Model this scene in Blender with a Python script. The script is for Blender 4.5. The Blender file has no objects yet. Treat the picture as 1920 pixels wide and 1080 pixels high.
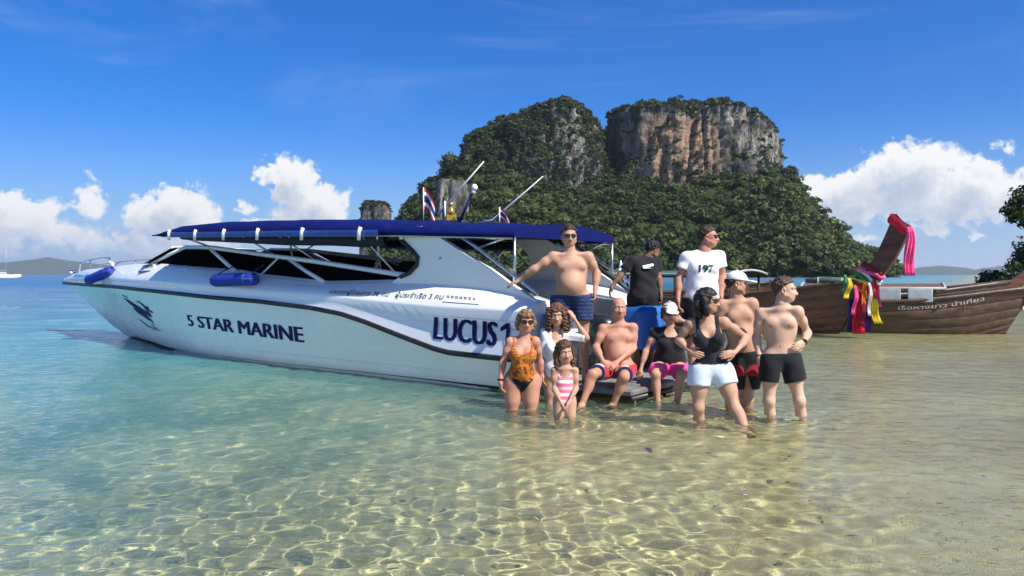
import bpy, math, random
import numpy as np
from mathutils import Vector, noise as mnoise

random.seed(7)
RNG = np.random.default_rng(11)
SC = bpy.context.scene
COL = SC.collection

# ------------------------------------------------------------------ camera, light, exposure
CAM_H = 1.35
cam_data = bpy.data.cameras.new("camera")
cam_data.sensor_width = 36.0
cam_data.lens = 36.0 * 1500 / 1920
cam_data.shift_y = -25 / 1920
cam_data.clip_start = 0.05
cam_data.clip_end = 60000
cam = bpy.data.objects.new("camera", cam_data)
cam.location = (0, 0, CAM_H)
cam.rotation_euler = (math.radians(90), 0, 0)
COL.objects.link(cam)
SC.camera = cam

SUN_DIR = Vector((0.51, -0.42, 0.75)).normalized()      # towards the sun
SUN_EL = math.asin(SUN_DIR.z)
sun_data = bpy.data.lights.new("sun", 'SUN')
sun_data.energy = 4.9
sun_data.angle = math.radians(0.5)
sun_data.color = (1.0, 0.955, 0.88)
sun_data.cycles.is_caustics_light = True
sun = bpy.data.objects.new("sun", sun_data)
sun.rotation_euler = SUN_DIR.to_track_quat('Z', 'Y').to_euler()
sun.location = (20, -5, 30)
COL.objects.link(sun)

SC.view_settings.view_transform = 'Standard'
SC.view_settings.look = 'None'
SC.view_settings.exposure = 0.70
SC.view_settings.gamma = 1.0
SC.view_settings.use_curve_mapping = False
SC.cycles.use_denoising = True
SC.cycles.max_bounces = 10
SC.cycles.transparent_max_bounces = 24
SC.cycles.diffuse_bounces = 3
SC.cycles.glossy_bounces = 4
SC.cycles.transmission_bounces = 8
SC.cycles.sample_clamp_indirect = 6.0
SC.cycles.caustics_refractive = True
SC.cycles.caustics_reflective = True

# ------------------------------------------------------------------ node helpers
class NT:
    """thin wrapper that makes node trees short to write"""
    def __init__(self, tree):
        self.t = tree
    def n(self, typ, **kw):
        nd = self.t.nodes.new(typ)
        for k, v in kw.items():
            if k == 'inp':
                for a, b in v.items():
                    self.set(nd.inputs[a], b)
            else:
                setattr(nd, k, v)
        return nd
    def set(self, sock, v):
        if isinstance(v, bpy.types.NodeSocket):
            self.t.links.new(v, sock)
        elif isinstance(v, bpy.types.Node):
            self.t.links.new(v.outputs[0], sock)
        else:
            sock.default_value = v
    def m(self, op, a, b=None, c=None, clamp=False):
        nd = self.t.nodes.new('ShaderNodeMath')
        nd.operation = op
        nd.use_clamp = clamp
        for i, v in enumerate((a, b, c)):
            if v is not None:
                self.set(nd.inputs[i], v)
        return nd.outputs[0]
    def vm(self, op, a, b=None, scale=None):
        nd = self.t.nodes.new('ShaderNodeVectorMath')
        nd.operation = op
        self.set(nd.inputs[0], a)
        if b is not None:
            self.set(nd.inputs[1], b)
        if scale is not None:
            self.set(nd.inputs['Scale'], scale)
        return nd.outputs['Value'] if op in ('LENGTH', 'DOT_PRODUCT') else nd.outputs[0]
    def mix(self, f, a, b, blend='MIX'):
        nd = self.t.nodes.new('ShaderNodeMix')
        nd.data_type = 'RGBA'
        nd.blend_type = blend
        self.set(nd.inputs[0], f)
        for s, v in ((6, a), (7, b)):
            self.set(nd.inputs[s], v if not isinstance(v, tuple) or len(v) == 4 else (*v, 1))
        return nd.outputs[2]
    def ramp(self, f, stops, interp='LINEAR'):
        nd = self.t.nodes.new('ShaderNodeValToRGB')
        cr = nd.color_ramp
        cr.interpolation = interp
        while len(cr.elements) < len(stops):
            cr.elements.new(0.5)
        for e, (p, c) in zip(cr.elements, stops):
            e.position = p
            e.color = (c, c, c, 1) if isinstance(c, (int, float)) else (*c[:3], 1)
        self.set(nd.inputs[0], f)
        return nd.outputs[0]
    def rng(self, v, a, b, c=0.0, d=1.0, typ='SMOOTHSTEP'):
        nd = self.t.nodes.new('ShaderNodeMapRange')
        nd.interpolation_type = typ
        for i, x in enumerate((v, a, b, c, d)):
            self.set(nd.inputs[i], x)
        return nd.outputs[0]
    def noise(self, vec, scale, detail=4, rough=0.55, dist=0.0):
        nd = self.n('ShaderNodeTexNoise')
        if vec is not None:
            self.set(nd.inputs['Vector'], vec)
        nd.inputs['Scale'].default_value = scale
        nd.inputs['Detail'].default_value = detail
        nd.inputs['Roughness'].default_value = rough
        nd.inputs['Distortion'].default_value = dist
        return nd.outputs['Fac']
    def scaled(self, vec, s):
        nd = self.n('ShaderNodeMapping')
        self.set(nd.inputs['Vector'], vec)
        nd.inputs['Scale'].default_value = s
        return nd.outputs[0]
    def bump(self, h, strength=0.3, dist=0.02, normal=None):
        nd = self.n('ShaderNodeBump')
        nd.inputs['Strength'].default_value = strength
        nd.inputs['Distance'].default_value = dist
        self.set(nd.inputs['Height'], h)
        if normal is not None:
            self.set(nd.inputs['Normal'], normal)
        return nd.outputs[0]

def new_mat(name):
    m = bpy.data.materials.new(name)
    m.use_nodes = True
    m.node_tree.nodes.clear()
    w = NT(m.node_tree)
    out = w.n('ShaderNodeOutputMaterial')
    return m, w, out

def principled(w, out, **inp):
    p = w.n('ShaderNodeBsdfPrincipled')
    for k, v in inp.items():
        k = k.replace('_', ' ')
        if isinstance(v, tuple) and len(v) == 3 and p.inputs[k].type == 'RGBA':
            v = (*v, 1)
        w.set(p.inputs[k], v)
    w.t.links.new(p.outputs[0], out.inputs[0])
    return p

MATS = {}
def mat(name, color, rough=0.5, var=0.12, scale=8.0, bump=0.0, bscale=60.0, metal=0.0, spec=0.5, coat=0.0, sheen=0.0, stretch=None, dirt=None):
    """plain paint / cloth / plastic: a base colour that varies a little, plus fine relief"""
    if name in MATS:
        return MATS[name]
    m, w, out = new_mat(name)
    tc = w.n('ShaderNodeTexCoord').outputs['Object']
    v = w.scaled(tc, stretch) if stretch else tc
    n = w.noise(v, scale, 5, 0.6)
    hi = tuple(min(1, c * (1 + var)) for c in color)
    lo = tuple(c * (1 - var) for c in color)
    base = w.mix(w.rng(n, 0.3, 0.7), lo, hi)
    if dirt:
        d = w.rng(w.noise(tc, dirt[1], 6, 0.7), dirt[2], dirt[2] + 0.15)
        base = w.mix(w.m('MULTIPLY', d, dirt[3]), base, dirt[0])
    kw = dict(Base_Color=base, Roughness=w.rng(n, 0.2, 0.8, rough * 0.85, min(1, rough * 1.15)), Metallic=metal, Specular_IOR_Level=spec)
    if coat:
        kw['Coat_Weight'] = coat
        kw['Coat_Roughness'] = 0.08
    if sheen:
        kw['Sheen_Weight'] = sheen
    if bump:
        kw['Normal'] = w.bump(w.noise(v, bscale, 3, 0.6), bump, 0.01)
    principled(w, out, **kw)
    MATS[name] = m
    return m

# ------------------------------------------------------------------ object helpers
def mesh_np(name, verts, faces=None, quads=None, tris=None, smooth=True):
    me = bpy.data.meshes.new(name)
    v = np.asarray(verts, dtype=np.float32).reshape(-1, 3)
    fs, sizes = [], []
    if quads is not None and len(quads):
        q = np.asarray(quads, dtype=np.int32).reshape(-1, 4)
        fs.append(q.ravel()); sizes.append(np.full(len(q), 4, np.int32))
    if tris is not None and len(tris):
        t = np.asarray(tris, dtype=np.int32).reshape(-1, 3)
        fs.append(t.ravel()); sizes.append(np.full(len(t), 3, np.int32))
    if faces is not None and len(faces):
        fs.append(np.array([i for f in faces for i in f], np.int32)); sizes.append(np.array([len(f) for f in faces], np.int32))
    idx = np.concatenate(fs); siz = np.concatenate(sizes)
    me.vertices.add(len(v)); me.vertices.foreach_set('co', v.ravel())
    me.loops.add(len(idx)); me.loops.foreach_set('vertex_index', idx)
    me.polygons.add(len(siz))
    me.polygons.foreach_set('loop_start', (np.cumsum(siz) - siz).astype(np.int32))
    me.polygons.foreach_set('loop_total', siz)
    if smooth:
        me.polygons.foreach_set('use_smooth', np.ones(len(siz), bool))
    me.update(calc_edges=True)
    me.validate()
    return me

def link(name, me, material=None, parent=None, **props):
    o = bpy.data.objects.new(name, me)
    COL.objects.link(o)
    if material is not None:
        for mm in (material if isinstance(material, (list, tuple)) else [material]):
            me.materials.append(mm)
    if parent is not None:
        o.parent = parent
    for k, v in props.items():
        o[k] = v
    return o

def thing(name, label, category, loc=(0, 0, 0), rz=0.0, group=None):
    o = bpy.data.objects.new(name, None)
    o.empty_display_size = 0.2
    COL.objects.link(o)
    o.location = loc
    o.rotation_euler = (0, 0, rz)
    o['label'] = label
    o['category'] = category
    if group:
        o['group'] = group
    return o

def tag(o, label, category, group=None):
    o['label'] = label
    o['category'] = category
    if group:
        o['group'] = group
    return o

class MB:
    """collects boxes, tubes, prisms and lathes into one mesh"""
    def __init__(self):
        self.v, self.f = [], []
    def add(self, vs, fs):
        b = len(self.v)
        self.v += [tuple(p) for p in vs]
        self.f += [tuple(i + b for i in f) for f in fs]
        return self
    def box(self, c, s, rot=None, bev=0.0):
        hx, hy, hz = s[0] / 2, s[1] / 2, s[2] / 2
        if bev:
            b = min(bev, hx * .9, hy * .9, hz * .9)
            pts, idx = [], {}
            for sx in (-1, 1):
                for sy in (-1, 1):
                    for sz in (-1, 1):
                        for a in range(3):
                            p = [sx * (hx - b), sy * (hy - b), sz * (hz - b)]
                            p[a] = (sx * hx, sy * hy, sz * hz)[a]
                            idx[(sx, sy, sz, a)] = len(pts)
                            pts.append(p)
            fs = []
            for a in range(3):
                o1, o2 = (a + 1) % 3, (a + 2) % 3
                for s_ in (-1, 1):
                    quad = []
                    for (p, q) in ((-1, -1), (1, -1), (1, 1), (-1, 1)):
                        k = [0, 0, 0]; k[a] = s_; k[o1] = p; k[o2] = q
                        quad.append(idx[(*k, a)])
                    fs.append(quad if s_ > 0 else quad[::-1])
                for p in (-1, 1):
                    for q in (-1, 1):
                        k0 = [0, 0, 0]; k1 = [0, 0, 0]
                        k0[a] = -1; k1[a] = 1
                        for k in (k0, k1):
                            k[o1] = p; k[o2] = q
                        quad = [idx[(*k0, o1)], idx[(*k1, o1)], idx[(*k1, o2)], idx[(*k0, o2)]]
                        fs.append(quad if p * q > 0 else quad[::-1])
            for sx in (-1, 1):
                for sy in (-1, 1):
                    for sz in (-1, 1):
                        t = [idx[(sx, sy, sz, 0)], idx[(sx, sy, sz, 1)], idx[(sx, sy, sz, 2)]]
                        fs.append(t if sx * sy * sz > 0 else t[::-1])
        else:
            pts = [(x, y, z) for x in (-hx, hx) for y in (-hy, hy) for z in (-hz, hz)]
            fs = [(0, 1, 3, 2), (4, 6, 7, 5), (0, 4, 5, 1), (2, 3, 7, 6), (0, 2, 6, 4), (1, 5, 7, 3)]
        c = Vector(c)
        pts = [(rot @ Vector(p) if rot is not None else Vector(p)) + c for p in pts]
        return self.add(pts, fs)
    def tube(self, path, r, n=8, caps=True, flat=None):
        """flat=(scale along a given up axis) left out; r may be one radius or a list"""
        P = [Vector(p) for p in path]
        R = list(r) if isinstance(r, (list, tuple)) else [r] * len(P)
        vs, fs = [], []
        t0 = (P[1] - P[0]).normalized()
        up = Vector((0, 0, 1)) if abs(t0.z) < 0.9 else Vector((1, 0, 0))
        a = t0.cross(up).normalized()
        for i, p in enumerate(P):
            t = ((P[min(i + 1, len(P) - 1)] - P[max(i - 1, 0)])).normalized()
            a = (a - t * a.dot(t)).normalized()
            b = t.cross(a)
            for k in range(n):
                an = 2 * math.pi * k / n
                vs.append(p + (a * math.cos(an) + b * math.sin(an)) * R[i])
        for i in range(len(P) - 1):
            for k in range(n):
                k2 = (k + 1) % n
                fs.append((i * n + k, i * n + k2, (i + 1) * n + k2, (i + 1) * n + k))
        if caps:
            fs.append(tuple(range(n))[::-1])
            fs.append(tuple((len(P) - 1) * n + k for k in range(n)))
        return self.add(vs, fs)
    def grid(self, rows, closed=False):
        """rows: list of equal-length point lists -> quad sheet"""
        m = len(rows[0])
        vs = [p for r in rows for p in r]
        fs = []
        for i in range(len(rows) - 1):
            for k in range(m if closed else m - 1):
                k2 = (k + 1) % m
                fs.append((i * m + k, i * m + k2, (i + 1) * m + k2, (i + 1) * m + k))
        return self.add(vs, fs)
    def prism(self, outline, d):
        """outline: 3-D polygon, d: extrusion vector"""
        d = Vector(d)
        n = len(outline)
        vs = [Vector(p) for p in outline] + [Vector(p) + d for p in outline]
        fs = [tuple(range(n))[::-1], tuple(range(n, 2 * n))]
        fs += [(i, (i + 1) % n, n + (i + 1) % n, n + i) for i in range(n)]
        return self.add(vs, fs)
    def ball(self, c, r, nu=10, nv=7):
        c = Vector(c)
        r = (r, r, r) if isinstance(r, (int, float)) else r
        rows = []
        for i in range(nv + 1):
            th = math.pi * i / nv
            rows.append([c + Vector((r[0] * math.sin(th) * math.cos(2 * math.pi * k / nu), r[1] * math.sin(th) * math.sin(2 * math.pi * k / nu), r[2] * math.cos(th))) for k in range(nu)])
        return self.grid(rows, closed=True)
    def mesh(self, name, smooth=False):
        me = bpy.data.meshes.new(name)
        me.from_pydata([tuple(p) for p in self.v], [], self.f)
        if smooth:
            me.polygons.foreach_set('use_smooth', [True] * len(me.polygons))
        me.update()
        return me
    def build(self, name, material, parent=None, smooth=False, **props):
        return link(name, self.mesh(name, smooth), material, parent, **props)
# ------------------------------------------------------------------ sky
world = bpy.data.worlds.new("World")
SC.world = world
world.use_nodes = True
world.node_tree.nodes.clear()
world.cycles.sampling_method = "MANUAL"
world.cycles.sample_map_resolution = 128
W = NT(world.node_tree)

def cloud_group():
    g = bpy.data.node_groups.new("cumulus_density", 'ShaderNodeTree')
    g.interface.new_socket("P", in_out='INPUT', socket_type='NodeSocketVector')
    g.interface.new_socket("D", in_out='OUTPUT', socket_type='NodeSocketFloat')
    w = NT(g)
    gi = w.n('NodeGroupInput'); go = w.n('NodeGroupOutput')
    P = gi.outputs[0]
    # puffy warp so that every outline boils
    w1 = w.n('ShaderNodeTexNoise', inp={'Vector': P, 'Scale': 0.55, 'Detail': 5.0, 'Roughness': 0.6}).outputs['Color']
    Pw = w.vm('ADD', P, w.vm('SCALE', w.vm('SUBTRACT', w1, (0.5, 0.5, 0.5)), scale=3.2))
    # (azimuth deg, elevation deg, half width, half height, weight)
    puffs = [(-15.2, 6.0, 1.5, 2.6, 1.0), (-13.4, 4.6, 1.9, 1.9, 1.0), (-14.4, 3.6, 2.8, 1.2, .8), (-16.8, 7.0, 1.2, .8, .75),
             (-22.8, 4.3, 2.3, 1.7, 1.0), (-24.6, 3.4, 1.7, 1.2, .9), (-21.2, 3.2, 1.5, 1.6, .85), (-18.6, 4.6, 1.0, .8, .6), (-17.6, 3.3, 1.0, .6, .7),
             (-28.0, 4.6, 1.4, 1.3, .72), (-31.5, 4.0, 2.6, 1.3, .8), (-29.3, 2.3, 3.2, 1.0, .62), (-25.2, 1.6, 2.8, .7, .6), (-35.5, 4.2, 3.0, 1.8, .8),
             (26.5, 6.4, 3.4, 2.4, 1.0), (29.8, 5.2, 3.2, 1.8, 1.0), (23.4, 5.4, 3.0, 1.5, .95), (20.4, 5.2, 2.3, 1.5, 1.0), (22.6, 4.6, 3.2, 1.2, 1.0), (19.5, 4.3, 1.8, 1.6, .85), (32.6, 5.2, 2.2, 1.4, .8), (27.5, 4.2, 5.5, 1.1, .9),
             (27.6, 2.6, 1.6, .8, .75), (30.2, 2.6, .8, .5, .65), (24.0, 2.2, 1.6, .6, .6), (31.8, 8.0, .9, .5, .5), (39, 5, 4, 2.2, .95), (-33, 2.8, 6.5, 1.5, .74), (-23, 2.0, 6.0, .9, .68), (-43, 4.2, 4, 2.0, .9)]
    acc = None
    for az, el, rx, ry, wt in puffs:
        d = w.vm('SUBTRACT', Pw, (az, el, 0))
        d = w.vm('MULTIPLY', d, (1 / rx, 1 / ry, 0))
        f = w.m('MULTIPLY_ADD', w.m('POWER', w.vm('LENGTH', d), 1.6), -0.62 * wt, 1.0 * wt)
        acc = f if acc is None else w.m('SMOOTH_MAX', acc, f, 0.18)
    # cumulus goes on out of view, coverage raised there to lighten the hull
    far = w.noise(w.scaled(P, (.07, .2, .1)), 1.0, 3, .5)
    fw = w.n('ShaderNodeSeparateXYZ'); w.set(fw.inputs[0], P)
    out_of_patch = w.rng(w.m('ABSOLUTE', fw.outputs[0]), 38, 48)
    belt = w.m('MULTIPLY', w.rng(fw.outputs[1], 1.0, 10, 1, 0), out_of_patch)
    acc = w.m('MAXIMUM', acc, w.m('MULTIPLY', belt, w.rng(far, .30, .65, 0, 1.0)))
    n1 = w.noise(P, 0.75, 9, 0.62, .35)
    n2 = w.noise(P, 2.2, 6, 0.6, .25)
    d = w.m('ADD', acc, w.m('MULTIPLY', w.m('SUBTRACT', n1, 0.5), 1.15))
    d = w.m('ADD', d, w.m('MULTIPLY', w.m('SUBTRACT', n2, 0.5), .35))
    w.set(go.inputs[0], d)
    return g

def build_sky():
    sky = W.n('ShaderNodeTexSky', sky_type='NISHITA', sun_disc=False)
    sky.sun_elevation = SUN_EL
    sky.sun_rotation = math.atan2(SUN_DIR.x, SUN_DIR.y)
    sky.altitude = 0
    sky.air_density = 1.0
    sky.dust_density = 0.25
    sky.ozone_density = 5.0
    tc = W.n('ShaderNodeTexCoord').outputs['Generated']
    s = W.n('ShaderNodeSeparateXYZ'); W.set(s.inputs[0], W.vm('NORMALIZE', tc))
    az = W.m('MULTIPLY', W.m('ARCTAN2', s.outputs[0], s.outputs[1]), 57.2958)
    el = W.m('MULTIPLY', W.m('ARCSINE', s.outputs[2]), 57.2958)
    c = W.n('ShaderNodeCombineXYZ', inp={0: az, 1: el})
    P = c.outputs[0]
    grp = cloud_group()
    def dens(p):
        nd = W.n('ShaderNodeGroup'); nd.node_tree = grp
        W.set(nd.inputs[0], p)
        return nd.outputs[0]
    d0 = dens(P)
    d1 = dens(W.vm('ADD', P, (0.35, 0.55, 0)))
    d2 = dens(W.vm('ADD', P, (0.9, 1.5, 0)))
    alpha = W.rng(d0, 0.30, 0.60)
    # self-shading of the cumulus: thick cloud between a spot and the sun makes it greyer
    thick = W.m('ADD', W.m('MULTIPLY', W.rng(d1, .1, 1.1, 0, 1, 'LINEAR'), .45), W.m('MULTIPLY', W.rng(d2, .1, 1.1, 0, 1, 'LINEAR'), .55))
    lit = W.rng(thick, .25, .95, 1.0, 0.0)
    ccol = W.mix(lit, (2.6, 3.0, 3.7), (5.4, 5.35, 5.25))
    # thin veil of high cirrus
    cir = W.noise(W.scaled(P, (.035, .16, .1)), 1.0, 7, .6, .8)
    veil = W.m('MULTIPLY', W.rng(cir, .48, .8), W.rng(el, 6, 16, 0, .28))
    low = W.m('MULTIPLY', W.rng(W.noise(W.scaled(P, (.10, .55, .1)), 1.0, 6, .6, .4), .42, .72), W.rng(el, .3, 6.5, .62, 0))
    hsv = W.n('ShaderNodeHueSaturation', inp={'Saturation': 1.15, 'Value': 1.0, 'Color': W.mix(1.0, sky.outputs[0], (.33, .475, .74), 'MULTIPLY')})
    # bluish white air low over the sea
    air = W.mix(W.rng(el, -1.0, 11, .75, 0), hsv.outputs[0], (1.9, 2.9, 4.1))
    col = W.mix(veil, air, (3.0, 3.9, 5.2))
    col = W.mix(low, col, (3.2, 3.7, 4.4))
    col = W.mix(W.m('MULTIPLY', alpha, W.rng(el, .2, 3.2, .45, .98)), col, ccol)
    bg = W.n('ShaderNodeBackground', inp={'Color': col, 'Strength': 0.12})
    W.n('ShaderNodeOutputWorld', inp={0: bg.outputs[0]})
build_sky()

# ------------------------------------------------------------------ sea bed and water
def shore_r(x, y):
    """distance from the shoreline, out to sea positive"""
    return (x - 2.9) * -0.866 + (y - 2.5) * 0.5

def depth_np(x, y):
    r = shore_r(x, y)
    d = np.interp(r, [-90, -30, -14, -6, -1.5, 0, 1.2, 2.8, 5, 8, 12, 20, 60, 400], [6.0, .6, -.45, -.40, -.09, 0.03, .12, .33, .48, .72, 1.15, 2.1, 4.2, 9.0])
    d = d + 0.035 * np.sin(x * 1.1 + .6 * y) * np.sin(y * .9 - .4 * x + 1.2) * np.clip(d * 2, 0, 1)
    return d

def polar(r0, r1, ratio, a0, a1, na, wrap=False):
    n = int(math.log(r1 / r0) / math.log(1 + ratio)) + 1
    r = r0 * np.exp(np.linspace(0, math.log(r1 / r0), n))
    a = np.radians(np.linspace(a0, a1, na))
    R, A = np.meshgrid(r, a, indexing='ij')
    X, Y = R * np.sin(A), R * np.cos(A)
    i = np.arange(n - 1)[:, None] * na + np.arange(na - 1)[None, :]
    q = np.stack([i, i + 1, i + na + 1, i + na], -1).reshape(-1, 4)
    return X, Y, R, q

def wave_height(X, Y, R, spacing):
    rng = np.random.default_rng(5)
    Z = np.zeros_like(X)
    main = math.radians(100)
    def comp(lam, slope, spread):
        nonlocal Z
        th = main + rng.normal(0, spread)
        k = 2 * math.pi / lam
        a = slope / k
        fade = np.clip((lam / (spacing * 3.6) - 1.0) * 1.3, 0, 1)
        ph = rng.uniform(0, 6.28)
        arg = k * (X * math.cos(th) + Y * math.sin(th)) + ph
        Z += a * fade * (np.sin(arg) + .18 * np.cos(2 * arg))
    for _ in range(16): comp(rng.uniform(.066, .14), .036, 1.3)
    for _ in range(14): comp(rng.uniform(.14, .28), .030, 1.1)
    for _ in range(16): comp(rng.uniform(.26, .62), .021, .9)
    for _ in range(8): comp(rng.uniform(.7, 1.6), .011, .8)
    for _ in range(6): comp(rng.uniform(1.6, 4), .008, .7)
    for _ in range(5): comp(rng.uniform(4, 11), .006, .5)
    # groups of ripples: patches of calmer and livelier water
    g = .75 + .25 * np.sin(X * .45 + .8 * np.sin(Y * .3)) * np.sin(Y * .37 + X * .13 + 1)
    Z = Z * g
    # rings round the legs that stand in the water
    for px, d in ((1440, 7.7), (1508, 7.65), (1311, 7.45), (1396, 7.25), (1372, 8.2), (1399, 8.2), (960, 8.1), (995, 8.1), (1047, 7.5), (1071, 7.5), (1092, 8.2), (1145, 8.3), (1234, 8.55), (1268, 8.6)):
        x0 = (px - 960) / 1500 * d
        rr = np.hypot(X - x0, Y - d)
        near = rr < 1.2
        Z[near] += .0055 * np.cos(2 * math.pi * rr[near] / .135 + px) * np.exp(-rr[near] / .30)
    return Z

def sand_material():
    m, w, out = new_mat("sand_bed")
    geo = w.n('ShaderNodeNewGeometry').outputs['Position']
    n1 = w.noise(geo, .55, 5, .6)
    n2 = w.noise(geo, 3.5, 6, .65)
    n3 = w.noise(geo, 60, 3, .7)
    base = w.mix(w.rng(n1, .3, .7), (.42, .345, .21), (.54, .46, .295))
    base = w.mix(w.m('MULTIPLY', w.rng(n2, .5, .75), .30), base, (.27, .23, .145))
    base = w.mix(w.m('MULTIPLY', w.rng(n3, .45, .8), .35), base, (.56, .50, .36))
    vor = w.n('ShaderNodeTexVoronoi', feature='F1', inp={'Vector': geo, 'Scale': 5.0, 'Randomness': 1.0})
    peb = w.m('MULTIPLY', w.rng(vor.outputs['Distance'], .06, .11, 1, 0), w.rng(w.noise(geo, 1.2, 3), .5, .62))
    base = w.mix(w.m('MULTIPLY', peb, .45), base, (.10, .085, .06))
    # sea grass and weed patches off the boat
    sp = w.n('ShaderNodeSeparateXYZ'); w.set(sp.inputs[0], geo)
    rr = w.m('ADD', w.m('MULTIPLY', w.m('SUBTRACT', sp.outputs[0], 2.9), -.866), w.m('MULTIPLY', w.m('SUBTRACT', sp.outputs[1], 2.5), .5))
    weed = w.m('MULTIPLY', w.rng(w.noise(geo, .42, 6, .68, .6), .42, .62), w.rng(rr, 3.8, 6.5))
    base = w.mix(w.m('MULTIPLY', weed, .85), base, (.06, .075, .04))
    # dry sand above the waterline is paler
    base = w.mix(w.rng(rr, -3.0, -1.2, 1, 0), base, (.47, .39, .27))
    p = principled(w, out, Base_Color=base, Roughness=.9, Specular_IOR_Level=.15, Normal=w.bump(w.m('ADD', n3, w.m('MULTIPLY', n2, 3)), .5, .02))
    return m

def water_material():
    m, w, out = new_mat("sea_water")
    geo = w.n('ShaderNodeNewGeometry').outputs['Position']
    dep = w.n('ShaderNodeAttribute', attribute_name='depth').outputs['Fac']
    dist = w.vm('LENGTH', geo)
    h = w.noise(w.scaled(geo, (1.0, 1.6, 1.0)), 1.1, 6, .62, .4)
    h2 = w.noise(w.scaled(geo, (1.0, 1.9, 1.0)), 9.0, 4, .6, .3)
    h3 = w.noise(w.scaled(geo, (.9, 2.2, 1.0)), 3.6, 4, .6, .5)
    hh = w.m('ADD', w.m('ADD', w.m('MULTIPLY', h, .26), w.m('MULTIPLY', h3, .13)), w.m('MULTIPLY', h2, .05))
    nrm = w.bump(hh, WATER_BUMP, .35)
    fres = w.n('ShaderNodeFresnel', inp={'IOR': 1.333, 'Normal': nrm}).outputs[0]
    # far off, ripples too fine to model turn the surface partly towards the viewer
    fres = w.m('MINIMUM', fres, w.rng(dist, 8, 120, .9, .42))
    refl = w.n('ShaderNodeBsdfGlossy', inp={'Color': (1, 1, 1, 1), 'Roughness': w.rng(dist, 10, 200, .04, .34), 'Normal': nrm})
    refr = w.n('ShaderNodeBsdfRefraction', inp={'Color': (.92, .99, .875, 1), 'Roughness': 0.0, 'IOR': 1.333})
    # light scattered back by the water itself grows with depth: green over sand, blue offshore
    f = w.m('SUBTRACT', 1.0, w.m('EXPONENT', w.m('MULTIPLY', w.m('MAXIMUM', w.m('SUBTRACT', dep, .28), 0), -1.05)))
    dcol = w.ramp(w.m('DIVIDE', dep, 5.0), [(0.0, (.24, .36, .25)), (.14, (.13, .34, .265)), (.3, (.055, .29, .31)), (.6, (.022, .15, .25)), (1.0, (.014, .10, .22))])
    body = w.n('ShaderNodeBsdfDiffuse', inp={'Color': dcol})
    mx = w.n('ShaderNodeMixShader', inp={0: f, 1: refr.outputs[0], 2: body.outputs[0]})
    mx2 = w.n('ShaderNodeMixShader', inp={0: fres, 1: mx.outputs[0], 2: refl.outputs[0]})
    w.t.links.new(mx2.outputs[0], out.inputs[0])
    return m

WATER_BUMP = .55
def build_water():
    parts = [polar(2.4, 22, .0044, -46, 46, 520), polar(22, 70, .008, -46, 46, 300), polar(70, 30000, .03, -46, 46, 140), polar(.3, 30000, .06, 46, 314, 100), polar(.3, 2.4, .06, -46, 46, 60)]
    steps = (.0044, .008, .03, .06, .06); angs = (92 / 519, 92 / 299, 92 / 139, 268 / 99, 92 / 59)
    V, Q, D, off = [], [], [], 0
    SV, SQ, soff = [], [], 0
    for k, (X, Y, R, q) in enumerate(parts):
        sp = np.maximum(R * steps[k], R * math.radians(angs[k]))
        Z = wave_height(X, Y, R, sp)
        d = depth_np(X, Y)
        Z = Z * np.clip(d / .25, .25, 1)
        # the camera's own spot stays open water
        V.append(np.stack([X, Y, Z], -1).reshape(-1, 3)); D.append(d.ravel()); Q.append(q + off); off += X.size
    V = np.concatenate(V); Q = np.concatenate(Q); D = np.concatenate(D)
    me = mesh_np("sea_water", V, quads=Q)
    at = me.attributes.new("depth", 'FLOAT', 'POINT')
    at.data.foreach_set('value', np.maximum(D, 0).astype(np.float32))
    o = link("sea_water", me, water_material(), kind='structure')
    o.cycles.is_caustics_caster = True
    for k, (X, Y, R, q) in enumerate([polar(.6, 80, .02, -60, 60, 240), polar(80, 30000, .06, -60, 60, 60), polar(.6, 30000, .08, 60, 300, 90)]):
        SV.append(np.stack([X, Y, -depth_np(X, Y)], -1).reshape(-1, 3)); SQ.append(q + soff); soff += X.size
    me = mesh_np("sand_sea_bed", np.concatenate(SV), quads=np.concatenate(SQ))
    o = link("sand_sea_bed", me, sand_material(), kind='structure')
    o.cycles.is_caustics_receiver = True
build_water()

def build_pebbles():
    rng = np.random.default_rng(41)
    m = MB()
    for _ in range(170):
        d = rng.uniform(3.2, 9.5); x = rng.uniform(-.75, .72) * d
        r = rng.uniform(.008, .03) * .8
        z = -float(depth_np(np.array([x]), np.array([d]))[0])
        c = Vector((x, d, z + r * .25)); a = rng.uniform(0, 3.14)
        rows = []
        for k in range(5):
            th = math.pi * k / 4
            rows.append([c + Vector((r * math.sin(th) * math.cos(q + a) * rng.uniform(.8, 1.25), r * math.sin(th) * math.sin(q + a) * .8 * rng.uniform(.8, 1.2), r * .55 * math.cos(th))) for q in np.linspace(0, 2 * math.pi, 7, endpoint=False)])
        m.grid(rows, closed=True)
    o = m.build("pebbles", mat("sea_pebble", (.13, .11, .085), .8, .5, 14), None, True, kind='stuff')
    o.cycles.is_caustics_receiver = True
build_pebbles()
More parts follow.
